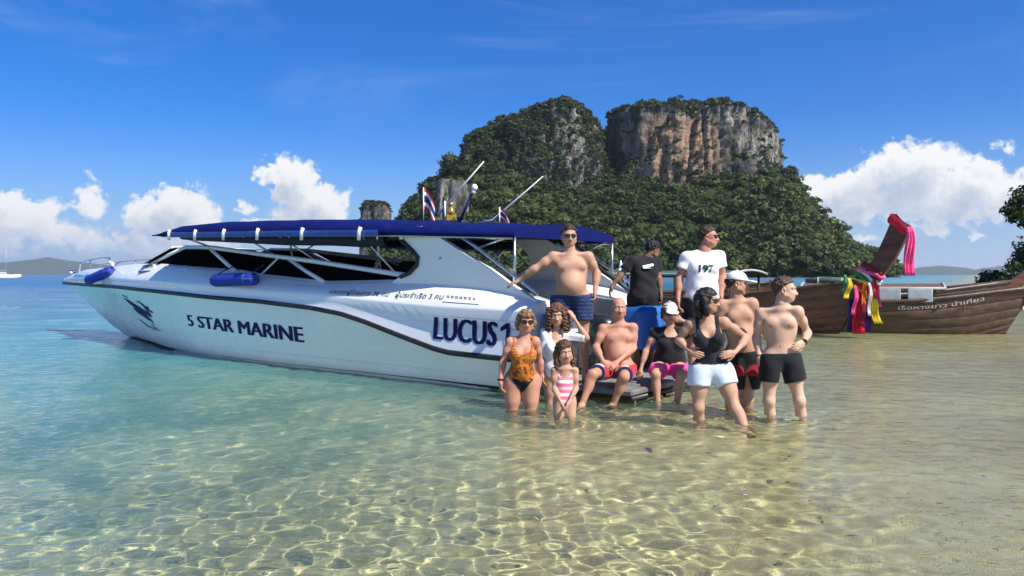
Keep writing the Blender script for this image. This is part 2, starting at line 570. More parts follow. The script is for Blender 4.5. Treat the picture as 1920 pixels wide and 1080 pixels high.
# ------------------------------------------------------------------ numpy noise
_PERM = np.random.default_rng(3).permutation(256)
_VALS = np.random.default_rng(4).uniform(-1, 1, 256)
def vnoise(P):
    I = np.floor(P).astype(np.int64)
    Fr = P - I
    Fr = Fr * Fr * (3 - 2 * Fr)
    def h(dx, dy, dz):
        return _VALS[_PERM[(_PERM[(_PERM[(I[:, 0] + dx) & 255] + I[:, 1] + dy) & 255] + I[:, 2] + dz) & 255]]
    x, y, z = Fr[:, 0], Fr[:, 1], Fr[:, 2]
    def l(a, b, t): return a + (b - a) * t
    return l(l(l(h(0, 0, 0), h(1, 0, 0), x), l(h(0, 1, 0), h(1, 1, 0), x), y), l(l(h(0, 0, 1), h(1, 0, 1), x), l(h(0, 1, 1), h(1, 1, 1), x), y), z)
def fbm(P, octv=4, gain=.5):
    P = np.asarray(P, float)
    a, s, tot = 0, 1.0, 0
    for k in range(octv):
        a = a + s * vnoise(P * (2.03 ** k) + 17.3 * k)
        tot += s
        s *= gain
    return a / tot

def vert_normals(V, Q):
    n = np.cross(V[Q[:, 2]] - V[Q[:, 0]], V[Q[:, 3]] - V[Q[:, 1]])
    N = np.zeros_like(V)
    for k in range(4):
        np.add.at(N, Q[:, k], n)
    return N / np.maximum(np.linalg.norm(N, axis=1, keepdims=True), 1e-9)

# ------------------------------------------------------------------ the limestone island
ISL = 480.0                                   # metres to the island's middle
def ix(px): return (px - 960) / 1500 * ISL
def iz(py): return CAM_H + (515 - py) / 1500 * ISL

def limestone_material():
    m, w, out = new_mat("limestone")
    geo = w.n('ShaderNodeNewGeometry')
    pos = geo.outputs['Position']
    vert = w.scaled(pos, (.16, .16, .022))
    n1 = w.noise(vert, 1.0, 6, .62, .3)
    n2 = w.noise(w.scaled(pos, (.5, .5, .09)), 1.0, 6, .7, .4)
    n3 = w.noise(pos, .035, 3, .5)
    n4 = w.noise(pos, .35, 6, .7)
    base = w.ramp(n1, [(.33, (.025, .026, .024)), (.45, (.075, .073, .066)), (.56, (.17, .16, .14)), (.72, (.34, .31, .265))])
    base = w.mix(w.m('MULTIPLY', w.rng(w.noise(w.scaled(pos, (.07, .07, .05)), 1.0, 5, .65, .6), .50, .66), .75), base, (.40, .36, .30))
    base = w.mix(w.rng(n2, .47, .66), base, (.035, .036, .032))
    # ochre and rust where the face has broken away
    sp = w.n('ShaderNodeSeparateXYZ'); w.set(sp.inputs[0], pos)
    cx = w.m('DIVIDE', w.m('SUBTRACT', sp.outputs[0], ix(1270)), 21)
    cz = w.m('DIVIDE', w.m('SUBTRACT', sp.outputs[2], iz(285)), 19)
    rad = w.m('SQRT', w.m('ADD', w.m('MULTIPLY', cx, cx), w.m('MULTIPLY', cz, cz)))
    rust = w.m('MULTIPLY', w.rng(w.m('ADD', rad, w.m('MULTIPLY', n4, 1.0)), 1.1, 2.0, 1, 0), w.rng(n2, .3, .55, 1, .45))
    base = w.mix(w.m('MULTIPLY', rust, .85), base, w.ramp(n4, [(.32, (.34, .12, .045)), (.46, (.52, .33, .20)), (.56, (.50, .17, .06)), (.66, (.62, .46, .31))]))
    och = w.rng(w.noise(w.scaled(pos, (.12, .12, .035)), 1.0, 4, .6, .5), .58, .72)
    base = w.mix(w.m('MULTIPLY', och, .6), base, (.42, .28, .16))
    # plants hold on wherever the rock is not sheer
    nz = w.n('ShaderNodeSeparateXYZ'); w.set(nz.inputs[0], geo.outputs['Normal'])
    green = w.rng(w.m('ADD', nz.outputs[2], w.m('MULTIPLY', w.m('SUBTRACT', n4, .5), 1.1)), .18, .42)
    base = w.mix(green, base, w.mix(n2, (.030, .045, .014), (.065, .085, .028)))
    principled(w, out, Base_Color=base, Roughness=.95, Specular_IOR_Level=.1, Normal=w.bump(w.m('ADD', n2, n4), .9, 1.6))
    return m

def foliage_material(name, lo, hi, warm):
    m, w, out = new_mat(name)
    t = w.n('ShaderNodeAttribute', attribute_name='tint').outputs['Fac']
    pos = w.n('ShaderNodeNewGeometry').outputs['Position']
    n = w.noise(pos, .9, 3, .6)
    base = w.mix(t, lo, hi)
    base = w.mix(w.rng(t, .82, 1.0), base, warm)
    base = w.mix(w.m('MULTIPLY', n, .5), base, lo)
    p = w.n('ShaderNodeBsdfPrincipled')
    w.set(p.inputs['Base Color'], base)
    p.inputs['Roughness'].default_value = .65
    p.inputs['Specular IOR Level'].default_value = .25
    tr = w.n('ShaderNodeBsdfTranslucent')
    w.set(tr.inputs['Color'], w.mix(.5, base, hi))
    mx = w.n('ShaderNodeMixShader', inp={0: .22, 1: p.outputs[0], 2: tr.outputs[0]})
    w.t.links.new(mx.outputs[0], out.inputs[0])
    return m

def crown_templates(k, n, seed, leaf=.17):
    """unit crowns: n leaf-clump triangles spread over a lumpy dome"""
    rng = np.random.default_rng(seed)
    out = []
    for _ in range(k):
        nl = rng.integers(4, 7)
        lc = np.c_[rng.uniform(-.55, .55, nl), rng.uniform(-.55, .55, nl), rng.uniform(-.15, .5, nl)]
        lr = rng.uniform(.38, .6, nl)
        which = rng.integers(0, nl, n)
        d = rng.normal(size=(n, 3)); d[:, 2] = np.abs(d[:, 2]) * .9 - .25
        d /= np.linalg.norm(d, axis=1, keepdims=True)
        c = lc[which] + d * (lr[which] * rng.uniform(.75, 1.08, n))[:, None]
        nr = d + rng.normal(scale=.30, size=(n, 3)); nr /= np.linalg.norm(nr, axis=1, keepdims=True)
        a = np.cross(nr, rng.normal(size=(n, 3))); a /= np.linalg.norm(a, axis=1, keepdims=True)
        b = np.cross(nr, a)
        s = leaf * rng.uniform(.6, 1.3, n)[:, None]
        tri = np.stack([c + a * s, c - a * s * .6 + b * s * .9, c - a * s * .6 - b * s * .9], 1)
        out.append(tri)
    return out

def plant_mesh(name, pts, size, tint, temps, seed, squash=.85):
    rng = np.random.default_rng(seed)
    n = len(pts)
    kind = rng.integers(0, len(temps), n)
    ang = rng.uniform(0, 2 * math.pi, n)
    VV, TT = [], []
    for k, tm in enumerate(temps):
        sel = np.where(kind == k)[0]
        if not len(sel):
            continue
        ca, sa = np.cos(ang[sel]), np.sin(ang[sel])
        P = tm.reshape(-1, 3)
        x = P[None, :, 0] * ca[:, None] - P[None, :, 1] * sa[:, None]
        y = P[None, :, 0] * sa[:, None] + P[None, :, 1] * ca[:, None]
        z = np.broadcast_to(P[None, :, 2], x.shape) * squash
        S = size[sel][:, None, None]
        VV.append((np.stack([x, y, z], -1) * S + pts[sel][:, None, :]).reshape(-1, 3))
        tt = np.repeat(tint[sel], len(P) // 3) + rng.normal(scale=.10, size=len(sel) * (len(P) // 3))
        TT.append(np.repeat(tt, 3))
    V = np.concatenate(VV); T = np.clip(np.concatenate(TT), 0, 1)
    me = mesh_np(name, V, tris=np.arange(len(V)).reshape(-1, 3), smooth=False)
    at = me.attributes.new("tint", 'FLOAT', 'POINT')
    at.data.foreach_set('value', T.astype(np.float32))
    return me

def rock_block(name, cx, cy, rx, ry, zb, top, material, seed, pw=2.6, nu=260, nv=90, taper=.10, rough=1.0, dome=.0, buttress=13.0, caves=15.0):
    """a limestone tower: steep ribbed walls, a broken top; top(x) gives the height of its rim"""
    th = np.linspace(0, 2 * math.pi, nu, endpoint=False)
    s = np.linspace(0, 1.5, nv)
    T, S = np.meshgrid(th, s, indexing='xy')
    c, si = np.cos(T), np.sin(T)
    sup = (np.abs(c) ** pw + np.abs(si) ** pw) ** (-1 / pw)
    wall = np.clip(S, 0, 1)
    cap = np.clip((S - 1) / .5, 0, 1)
    rad = (1 - taper * wall ** 1.5 - dome * wall ** 3) * np.sqrt(np.maximum(1 - cap ** 1.6, 0)) 
    X = cx + rx * sup * c * rad
    Y = cy + ry * sup * si * rad
    H = top(X) - zb
    Z = zb + H * (wall * (.96 - .14 * dome) + (.04 + .14 * dome) * np.sin(cap * math.pi / 2))
    V = np.stack([X, Y, Z], -1).reshape(-1, 3)
    nrm = np.stack([c * sup * (1 - cap), si * sup * (1 - cap), .25 + cap], -1).reshape(-1, 3)
    nrm /= np.linalg.norm(nrm, axis=1, keepdims=True)
    rib = fbm(V * np.array([.075, .075, .012]) + seed, 4, .55)
    led = fbm(V * np.array([.05, .05, .16]) + seed * 2, 4, .55)
    fine = fbm(V * .30 + seed, 3, .6)
    hole = np.clip(fbm(V * np.array([.045, .045, .03]) + seed * 3, 2) - .1, 0, 1)
    rib2 = np.abs(fbm(V * np.array([.11, .11, .010]) + seed * 5, 3, .5))
    big = fbm(V * np.array([.026, .026, .006]) + seed * 7, 3, .5)
    d = rough * (buttress * big + 9.5 * rib + 5.0 * led + 2.6 * fine - caves * hole - 9.0 * np.clip(.16 - rib2, 0, 1) / .16 * .6)
    V[:, 2] += (fbm(V * np.array([.08, .08, 0]) + seed, 4, .6) * 7.0 * rough * np.clip(S.ravel() - .55, 0, 1))
    V = V + nrm * d[:, None]
    i = np.arange(nv - 1)[:, None] * nu; j = np.arange(nu)[None, :]; j2 = (j + 1) % nu
    Q = np.stack([i + j, i + j2, i + nu + j2, i + nu + j], -1).reshape(-1, 4)
    me = mesh_np(name, V, quads=Q)
    o = link(name, me, material, kind='structure')
    return V, Q

def build_island():
    lime = limestone_material()
    # lower hill, a height field
    hx = [ix(p) for p in (640, 700, 752, 800, 850, 900, 960, 1150, 1300, 1470, 1510, 1560, 1610, 1655, 1690, 1760)]
    hz = [-3, 6, 33, 51, 64, 69, 62, 62, 58, 56, 45, 24, 11, 3.5, 0, -3]
    nx, ny = 170, 90
    xs = np.linspace(ix(600), ix(1790), nx); ys = np.linspace(ISL - 130, ISL + 150, ny)
    X, Y = np.meshgrid(xs, ys)
    H = np.interp(X * np.maximum(1, ISL / Y) ** .9, hx, hz)
    t = np.clip((Y - (ISL - 108 + 12 * np.sin(X * .03))) / 105, 0, 1)
    back = np.clip((ISL + 140 - Y) / 60, 0, 1)
    Z = H * (t ** .75) * back ** .6 - 1.5 * (1 - t)
    P = np.stack([X, Y, np.zeros_like(X)], -1).reshape(-1, 3)
    Z = Z + (fbm(P * .03, 4) * 9 * np.clip(Z / 25, 0, 1).ravel().clip(0, 1)).reshape(Z.shape)
    V = np.stack([X, Y, Z], -1).reshape(-1, 3)
    i = np.arange(ny - 1)[:, None] * nx + np.arange(nx - 1)[None, :]
    Q = np.stack([i, i + 1, i + nx + 1, i + nx], -1).reshape(-1, 4)
    link("island_hill", mesh_np("island_hill", V, quads=Q), mat("forest_soil", (.03, .042, .014), .95, .3, .2, spec=.05), kind='structure')
    sampler = lambda x, y: np.array(Z)[np.clip(((y - ys[0]) / (ys[1] - ys[0])).astype(int), 0, ny - 1), np.clip(((x - xs[0]) / (xs[1] - xs[0])).astype(int), 0, nx - 1)]
    # two limestone blocks and the stack of rock standing off to the left
    topR = lambda x: np.interp(x, [ix(p) for p in (1140, 1152, 1175, 1205, 1240, 1272, 1290, 1305, 1335, 1390, 1425, 1450, 1466, 1480)], [iz(p) for p in (215, 206, 196, 202, 194, 204, 218, 206, 200, 211, 222, 250, 285, 325)])
    topL = lambda x: np.interp(x, [ix(p) for p in (845, 858, 880, 915, 960, 1000, 1030, 1060, 1090, 1112, 1128, 1150, 1170)], [iz(p) for p in (292, 268, 252, 236, 222, 204, 197, 197, 199, 214, 240, 262, 272)])
    VR, QR = rock_block("limestone_cliff", ix(1316), ISL + 45, ix(1478) - ix(1316), 62, 40, topR, lime, 1.7, pw=4.5, taper=.03, rough=.62, nu=340, nv=110)
    VL, QL = rock_block("limestone_cliff.001", ix(1002), ISL + 50, ix(1156) - ix(1002), 66, 34, topL, lime, 12.6, pw=3.4, taper=.03, rough=.62, dome=.10, buttress=5.0, caves=5.0, nu=320, nv=100)
    topN = lambda x: np.interp(x, [ix(1120), ix(1150), ix(1180)], [iz(250), iz(262), iz(250)]) + 4
    VN, QN = rock_block("limestone_cliff.003", ix(1150), ISL + 62, 26, 40, 40, topN, lime, 2.9, pw=3, taper=.04, rough=.4, nu=120, nv=60)
    topS = lambda x: np.interp(x, [ix(p) for p in (668, 680, 700, 716, 722)], [iz(p) for p in (392, 380, 378, 380, 392)])
    VS, QS = rock_block("limestone_stack", ix(695), ISL + 20, 8.4, 9, -2, topS, lime, 4.4, pw=3.5, taper=.08, rough=.25, nu=90, nv=50)
    topB = lambda x: np.interp(x, [ix(800), ix(900)], [iz(372), iz(360)])
    rock_block("limestone_cliff.002", ix(862), ISL - 70, 11, 18, 4, topB, lime, 6.1, pw=3, taper=.2, rough=.4, nu=120, nv=50)
    # ---- forest
    rng = np.random.default_rng(21)
    fol = foliage_material("forest_leaves", (.012, .023, .007), (.095, .132, .031), (.20, .195, .05))
    temps = crown_templates(10, 106, 5, .19)
    n = 3300
    px = rng.uniform(xs[0] + 3, xs[-1] - 3, n); py = ISL - 112 + 165 * rng.uniform(0, 1, n) ** 1.25
    px = np.r_[px, rng.uniform(xs[0] + 3, xs[-1] - 3, 900)]; py = np.r_[py, ISL - 110 + rng.uniform(0, 26, 900)]
    # the shore bank is steep: spread plants over it by height
    ex = rng.uniform(xs[0] + 3, xs[-1] - 3, 1500); ez = rng.uniform(.2, 16, 1500)
    colz = np.array(Z)[:60, np.clip(((ex - xs[0]) / (xs[1] - xs[0])).astype(int), 0, nx - 1)]
    hit = colz > ez[None, :]
    kk = hit.argmax(0); okk = hit.any(0)
    px = np.r_[px, ex[okk]]; py = np.r_[py, ys[np.maximum(kk - 1, 0)][okk] + rng.uniform(0, 2.5, okk.sum())]
    pz = np.maximum(sampler(px, py), 0)
    pz[-okk.sum():] = ez[okk]
    ok = (pz > .15)
    px, py, pz = px[ok], py[ok], pz[ok]
    size = np.clip(3.4 * np.exp(rng.normal(scale=.38, size=len(px))), 1.6, 7.5)
    patch = fbm(np.c_[px, py, pz] * .035, 3)
    tint = np.clip(.40 + .55 * patch + rng.normal(scale=.17, size=len(px)) + .16 * np.clip((px - ix(1200)) / 100, -1, 1.3), 0, 1)
    pts = np.c_[px, py, pz + size * .45 + rng.uniform(0, 2.2, len(px)) * (rng.random(len(px)) < .3)]
    link("forest", plant_mesh("forest", pts, size, tint, temps, 2), fol, kind='stuff')
    # ---- scrub clinging to the rock
    temps2 = crown_templates(8, 34, 9, .32)
    P2, S2, T2 = [], [], []
    for (V_, Q_, dens, topk, seed) in ((VR, QR, .55, .40, 1), (VL, QL, 1.3, .85, 2), (VS, QS, .7, .5, 3), (VN, QN, 1.3, .85, 4)):
        N = vert_normals(V_, Q_)
        r = np.random.default_rng(seed)
        fb = fbm(V_ * np.array([.06, .06, .05]), 3)
        p = np.clip((N[:, 2] - .12) * 2.2, 0, 1) + np.clip(fb - (.20 if topk < .6 else -.12), 0, 1) * 2.2 * dens
        keep = (r.random(len(V_)) < (p + (.35 if topk > .6 else 0)) * .23) & (V_[:, 1] < ISL + 75)
        v = V_[keep]
        P2.append(v); S2.append(r.uniform(1.0, 2.7, len(v)) * (.7 if seed == 3 else 1)); T2.append(np.clip(.30 + .5 * fbm(v * .05, 2) + r.normal(scale=.15, size=len(v)), 0, 1))
    link("cliff_scrub", plant_mesh("cliff_scrub", np.concatenate(P2), np.concatenate(S2), np.concatenate(T2), temps2, 6), foliage_material("scrub_leaves", (.020, .030, .012), (.095, .115, .036), (.14, .14, .05)), kind='stuff')
build_island()

# ------------------------------------------------------------------ far hills over the bay
def far_hills(name, D, pxs, pys, seed):
    x = np.interp(np.linspace(0, 1, 160), np.linspace(0, 1, len(pxs)), pxs)
    y = np.interp(x, pxs, pys)
    X = (x - 960) / 1500 * D; top = (515 - y) / 1500 * D
    rows = []
    for k, f in enumerate((0, .25, .5, .75, 1.0, .7, .2)):
        dy = (k - 4) * D * .02
        P = np.c_[X, np.full_like(X, D + dy), np.zeros_like(X)]
        nz = fbm(P * (18 / D) + seed, 4)
        rows.append(np.c_[X, D + dy + 0 * X, np.maximum(top * f * (1 + .28 * nz * (f < 1)), 0) + top * f * .10 * nz - 3])
    V = np.concatenate(rows); n = len(x)
    i = np.arange(6)[:, None] * n + np.arange(n - 1)[None, :]
    Q = np.stack([i, i + 1, i + n + 1, i + n], -1).reshape(-1, 4)
    link(name, mesh_np(name, V, quads=Q), mat("far_hill_forest", (.04, .055, .03), .95, .3, .01, spec=.05), kind='structure')
far_hills("distant_hills", 9000, [-160, -60, 20, 55, 90, 110, 140, 200, 270, 340, 420], [500, 494, 490, 487, 482, 486, 490, 496, 499, 507, 514], 1.0)
far_hills("distant_hills.001", 8000, [1640, 1690, 1725, 1760, 1795, 1830, 1842, 1880, 1960, 2080], [513, 508, 501, 498, 500, 509, 502, 498, 497, 505], 5.0)
# ------------------------------------------------------------------ shared paints
def gelcoat(name, col, rough=.22):
    if name in MATS: return MATS[name]
    m, w, out = new_mat(name)
    tc = w.n('ShaderNodeTexCoord').outputs['Object']
    n = w.noise(w.scaled(tc, (.5, .5, 1.6)), 2.0, 5, .6)
    streak = w.noise(w.scaled(tc, (5, 5, .5)), 1.6, 5, .65)
    base = w.mix(w.rng(n, .3, .75), tuple(c * .93 for c in col), col)
    base = w.mix(w.m('MULTIPLY', w.rng(streak, .52, .75), .28), base, tuple(c * .78 for c in col))
    principled(w, out, Base_Color=base, Roughness=w.rng(n, .2, .8, rough * .7, rough * 1.5), Specular_IOR_Level=.5, Coat_Weight=.35, Coat_Roughness=.06)
    MATS[name] = m
    return m
WHITE = gelcoat("white_gelcoat", (.80, .81, .80))
HULLW = gelcoat("hull_gelcoat", (.86, .87, .79), .25)
BLACK_RUB = mat("black_rubber", (.012, .012, .013), .5, .2)
GLASS_DK = mat("tinted_glass", (.004, .0045, .005), .25, .1, spec=.06)
[setattr(n_.inputs['IOR'], 'default_value', 1.03) for n_ in GLASS_DK.node_tree.nodes if n_.type == 'BSDF_PRINCIPLED']
STEEL = mat("brushed_steel", (.55, .55, .54), .28, .08, 20, metal=1.0)
NAVY = mat("navy_vinyl_lettering", (.008, .010, .075), .5, .1, spec=.12)
CANVAS = mat("blue_canvas", (.003, .008, .088), .75, .2, 6, bump=.25, bscale=35, spec=.12)
CANVAS_ED = mat("faded_blue_valance", (.035, .085, .30), .6, .2, 6)
DARKIN = mat("dark_vinyl", (.02, .02, .022), .6, .2)
GREYIN = mat("grey_interior_liner", (.22, .23, .24), .6, .12)
WHITEP = mat("white_plastic", (.78, .78, .76), .4, .05)
FENDB = mat("blue_fender_cover", (.008, .028, .30), .7, .2, 14, bump=.4, bscale=60)
ANTIF = mat("dark_antifouling", (.02, .028, .03), .6, .25)
NONSKID = mat("grey_nonskid", (.42, .43, .42), .8, .1, bump=.3, bscale=200)

# ------------------------------------------------------------------ the speedboat
BOAT = thing("speedboat", "large white open speedboat with blue canopy and 5 STAR MARINE lettering, stern by the group", "speedboat", (1.06, 10.20, 0), math.radians(142.8))
def ip(t, tab):
    return float(np.interp(t, [a for a, b in tab], [b for a, b in tab]))
B_RAIL = [(-.2, 1.44), (0, 1.45), (4, 1.5), (6.4, 1.47), (7.4, 1.42), (9.4, 1.15), (10.2, 1.02), (12, .66), (13.5, .33), (14.3, .14), (14.72, .03)]
Z_RAIL = [(-.2, .37), (.42, .38), (1.17, .40), (1.4, .43), (2.01, .57), (2.68, .73), (3.14, .82), (3.78, .885), (5.03, .95), (6.39, .99), (7.35, 1.03), (9.41, 1.09), (10.15, 1.11), (14.72, 1.15)]
Z_KNU = [(-.2, .93), (.31, .95), (1.42, .97), (2.7, 1.03), (3.8, 1.10), (5.06, 1.13), (6.19, 1.19), (8.75, 1.27), (9.91, 1.29), (12, 1.31), (14, 1.28), (14.72, 1.23)]
Z_EDGE = [(-.2, .99), (.11, 1.07), (.41, 1.15), (.81, 1.21), (1.54, 1.25), (2.11, 1.26), (3.77, 1.23), (5.29, 1.33), (5.91, 1.40), (8.62, 1.52), (10.79, 1.53), (13.05, 1.46), (14.2, 1.34), (14.72, 1.26)]
Z_KEEL = [(0, -.42), (9, -.42), (10.6, -.28), (11.76, 0), (12.6, .28), (13.3, .58), (14, .88), (14.5, 1.07), (14.72, 1.14)]
Z_CHIN = [(0, -.06), (7, -.03), (9, .08), (10.5, .24), (12, .48), (13, .72), (14, 1.0), (14.72, 1.14)]
B_CHIN = [(0, 1.33), (5, 1.36), (7, 1.25), (8.5, .98), (10, .66), (11, .43), (12, .24), (13, .12), (14, .04), (14.72, .01)]
def hull_side(t):
    """port side, from keel to rail: (b, z) points"""
    zk, zc, bc, br, zr = ip(t, Z_KEEL), ip(t, Z_CHIN), ip(t, B_CHIN), ip(t, B_RAIL), ip(t, Z_RAIL)
    fl = .16 * min(1, max(0, (t - 5) / 6))
    pts = [(0, zk), (bc * .5, zk + (zc - zk) * .5), (bc, zc)]
    for q in (.2, .4, .6, .8, 1.0):
        z = zc + (zr - .03 - zc) * q
        b = bc + (br - bc) * (q - fl * math.sin(q * math.pi))
        pts.append((b, z))
    return pts
def top_side(t):
    br, zr, zn, ze = ip(t, B_RAIL), ip(t, Z_RAIL), ip(t, Z_KNU), ip(t, Z_EDGE)
    bk, be = br * .985 - .005, br * .985 - .005 - .21 * min(1, br)
    m = (br * .3 + bk * .7) - .035 * min(1, max(0, (3.2 - t) / 1.5))
    return [(br, zr + .03), (br * .5 + m * .5 + .0, zr + (zn - zr) * .3), (m, zr + (zn - zr) * .62), (bk + .012, zn - .03), (bk, zn), (bk * .55 + be * .45, zn + (ze - zn) * .45 + .012), (be, ze - .02), (be - .03, ze)]
def side_b(t, z):
    """half beam of the outer skin at height z"""
    pts = hull_side(t)[2:] + top_side(t)
    pts.sort(key=lambda p: p[1])
    return float(np.interp(z, [p[1] for p in pts], [p[0] for p in pts]))
TS = list(np.linspace(0, 11, 56)) + list(np.linspace(11.15, 14.72, 28))

def mirror_rows(rows):
    return [[Vector((p[0], -p[1], p[2])) for p in r][::-1] for r in rows]

def text_mesh(s, size, offset=0.0, resolution=3):
    cu = bpy.data.curves.new("lettering", 'FONT')
    cu.body = s; cu.size = size; cu.offset = offset; cu.resolution_u = resolution
    o = bpy.data.objects.new("lettering", cu)
    COL.objects.link(o)
    dg = bpy.context.evaluated_depsgraph_get()
    me = bpy.data.meshes.new_from_object(o.evaluated_get(dg))
    bpy.data.objects.remove(o)
    bpy.data.curves.remove(cu)
    return me

def lay_text(name, s, t0, t1, z0a, z0b, h, material, parent, fn, offset=0.0, lift=.006, bold=0.0):
    """lettering from t0 (left) to t1, its foot from height z0a to z0b, cap height h = (left, right)"""
    me = text_mesh(s, 1.0, offset)
    co = np.zeros(len(me.vertices) * 3); me.vertices.foreach_get('co', co); co = co.reshape(-1, 3)
    x0, x1 = co[:, 0].min(), co[:, 0].max()
    cap = .70
    for v, c in zip(me.vertices, co):
        f = (c[0] - x0) / (x1 - x0)
        t = t0 + (t1 - t0) * f
        z = z0a + (z0b - z0a) * f + c[1] / cap * (h[0] + (h[1] - h[0]) * f)
        v.co = (t, fn(t, z) + lift, z)
    me.name = name
    if not bold:
        return link(name, me, material, parent)
    # one object per letter, thickened
    V = np.array([v.co[:] for v in me.vertices]); Fc = [tuple(q.vertices) for q in me.polygons]
    comp = list(range(len(V)))
    def find(a):
        while comp[a] != a:
            comp[a] = comp[comp[a]]; a = comp[a]
        return a
    for f in Fc:
        for q in f[1:]: comp[find(q)] = find(f[0])
    sg = np.sign(t1 - t0)
    for r in sorted(set(find(f[0]) for f in Fc)):
        ff = [f for f in Fc if find(f[0]) == r]
        ids = sorted(set(i for f in ff for i in f)); mp = {i: k for k, i in enumerate(ids)}
        W_ = V[ids]; k = len(ids)
        V2 = np.concatenate([W_ + np.array([sg * bold * q, .0006 * i, 0]) for i, q in enumerate((0, 1, 2))])
        F2 = [tuple(mp[a] + k * i for a in f) for i in range(3) for f in ff]
        m2 = bpy.data.meshes.new(name); m2.from_pydata([tuple(x) for x in V2], [], F2); m2.update()
        link(name, m2, material, parent)
    bpy.data.meshes.remove(me)

def build_speedboat():
    # hull below the rub rail
    rows = [[Vector((t, b, z)) for b, z in hull_side(t)] for t in TS]
    m = MB()
    m.grid([r[::-1] for r in rows]); m.grid(mirror_rows([r[::-1] for r in rows]))
    tr = rows[0]
    tp = [Vector((0, b, z)) for b, z in top_side(0)]
    m.add([*tr, *[Vector((p.x, -p.y, p.z)) for p in tr[::-1]]], [tuple(range(2 * len(tr)))])
    m.build("hull", HULLW, BOAT, True)
    # boot stripe just at the waterline
    m = MB()
    for s in (1, -1):
        rr = []
        for t in TS:
            zc = ip(t, Z_CHIN)
            if t > 11.6: break
            zz = (-.40, -.2, -.06, .035)
            hb = [(p[0], p[1]) for p in hull_side(t)]
            rr.append([Vector((t, s * (float(np.interp(z, [p[1] for p in hb], [p[0] for p in hb])) + .004), z)) for z in zz])
        m.grid(rr if s < 0 else [r[::-1] for r in rr])
    m.build("boot_stripe", ANTIF, BOAT, True)
    # topsides and decks
    rows = []
    for t in TS:
        r = [Vector((t, b, z)) for b, z in top_side(t)]
        be, ze = r[-1].y, r[-1].z
        if t > 8.9:
            k = min(1, (t - 8.9) / .4)
            r += [Vector((t, be * .6, ze + .05 * be * k)), Vector((t, 0, ze + .08 * be * k))]
        else:
            r += [Vector((t, be - .20, ze + .005)), Vector((t, be - .22, .34))]
        rows.append(r)
    m = MB()
    m.grid(rows); m.grid(mirror_rows(rows))
    for s in (1, -1):
        cap = [Vector((0, s * p.y, p.z)) for p in rows[0]]
        m.add(cap, [tuple(range(len(cap)))[::s]])
    m.build("topsides", WHITE, BOAT, True)
    m = MB(); m.grid([[Vector((0, -1.2, .33)), Vector((0, 1.2, .33))], [Vector((8.9, -1.05, .33)), Vector((8.9, 1.05, .33))]])
    m.box((8.93, 0, .95), (.05, 2.0, 1.2)); m.build("cockpit_sole", NONSKID, BOAT)
    # rub rail
    for s in (1, -1):
        m = MB()
        m.tube([(t, s * (ip(t, B_RAIL) + .008), ip(t, Z_RAIL)) for t in np.linspace(-.02, 14.74, 110)], .034, 8)
        m.build("rub_rail", BLACK_RUB, BOAT, True)
        m = MB()
        for q, t0, t1, z in ((0, .5, 2.9, .80), (1, .3, 2.4, .71), (2, .2, 1.7, .60)):
            T = np.linspace(t0 * .2, t1, 14)
            m.tube([(t, s * (side_b(t, z + .03 * t) - .004), z + .030 * t) for t in T], [.009 * (1 - k / 14) + .002 for k in range(14)], 6)
        m.build("styling_ridge", WHITE, BOAT, True)
        m = MB()
        m.tube([(t, s * (side_b(t, ip(t, Z_CHIN) + .22) + .0), ip(t, Z_CHIN) + .22) for t in np.linspace(.05, 11.5, 50)], .008, 5)
        m.build("spray_line", HULLW, BOAT, True)
    # cabin side glass, frames
    def gb(t, z):
        be = top_side(t)[-1][0]
        ze = ip(t, Z_EDGE)
        return be - .04 - (z - ze) * .42
    PANES = [[(9.0, 1.545), (8.5, 1.69), (7.98, 1.815), (7.5, 1.81), (7.03, 1.775), (6.7, 1.63), (6.10, 1.40), (7.5, 1.475)],
             [(6.72, 1.745), (5.9, 1.675), (5.15, 1.60), (5.42, 1.345), (5.95, 1.405)],
             [(5.05, 1.59), (4.81, 1.57), (4.4, 1.42), (3.94, 1.25), (4.6, 1.28), (5.31, 1.34)],
             [(4.72, 1.57), (4.16, 1.51), (3.2, 1.415), (2.12, 1.30), (3.1, 1.25), (3.75, 1.243)]]
    BARS = [([(9.25, 1.54), (8.6, 1.70), (7.98, 1.84)], .034), ([(7.98, 1.84), (7.0, 1.81), (5.46, 1.665), (4.16, 1.545), (2.9, 1.41), (2.1, 1.325)], .038),
            ([(7.06, 1.80), (6.72, 1.67), (6.02, 1.395)], .032), ([(5.08, 1.61), (5.36, 1.345)], .016), ([(4.82, 1.59), (4.3, 1.40), (3.84, 1.245)], .030)]
    for s in (1, -1):
        for pl in PANES:
            m = MB()
            P = [Vector((t, s * gb(t, z), z)) for t, z in pl]
            c = sum(P, Vector()) / len(P)
            m.prism(P if s < 0 else P[::-1], (0, -s * .012, 0))
            m.build("side_window", GLASS_DK, BOAT)
        for path, r in BARS:
            m = MB()
            m.tube([(t, s * (gb(t, z) + .01), z) for t, z in path], r, 8)
            m.build("window_frame", WHITE, BOAT, True)
        # deck coaming strip under the glass, so nothing gapes
        m = MB()
        rr = [[Vector((t, s * (top_side(t)[-1][0] - .015), ip(t, Z_EDGE) - .01)), Vector((t, s * gb(t, ip(t, Z_EDGE) + .03), ip(t, Z_EDGE) + .03)), Vector((t, s * (gb(t, 1.3) - .12), ip(t, Z_EDGE) + .01))] for t in np.linspace(2.0, 9.2, 30)]
        m.grid(rr if s > 0 else [r[::-1] for r in rr]); m.build("window_coaming", WHITE, BOAT, True)
    # windscreen
    base = [(9.24, 1.03, 1.54), (9.7, .72, 1.565), (10.02, .36, 1.58), (10.12, 0, 1.585)]
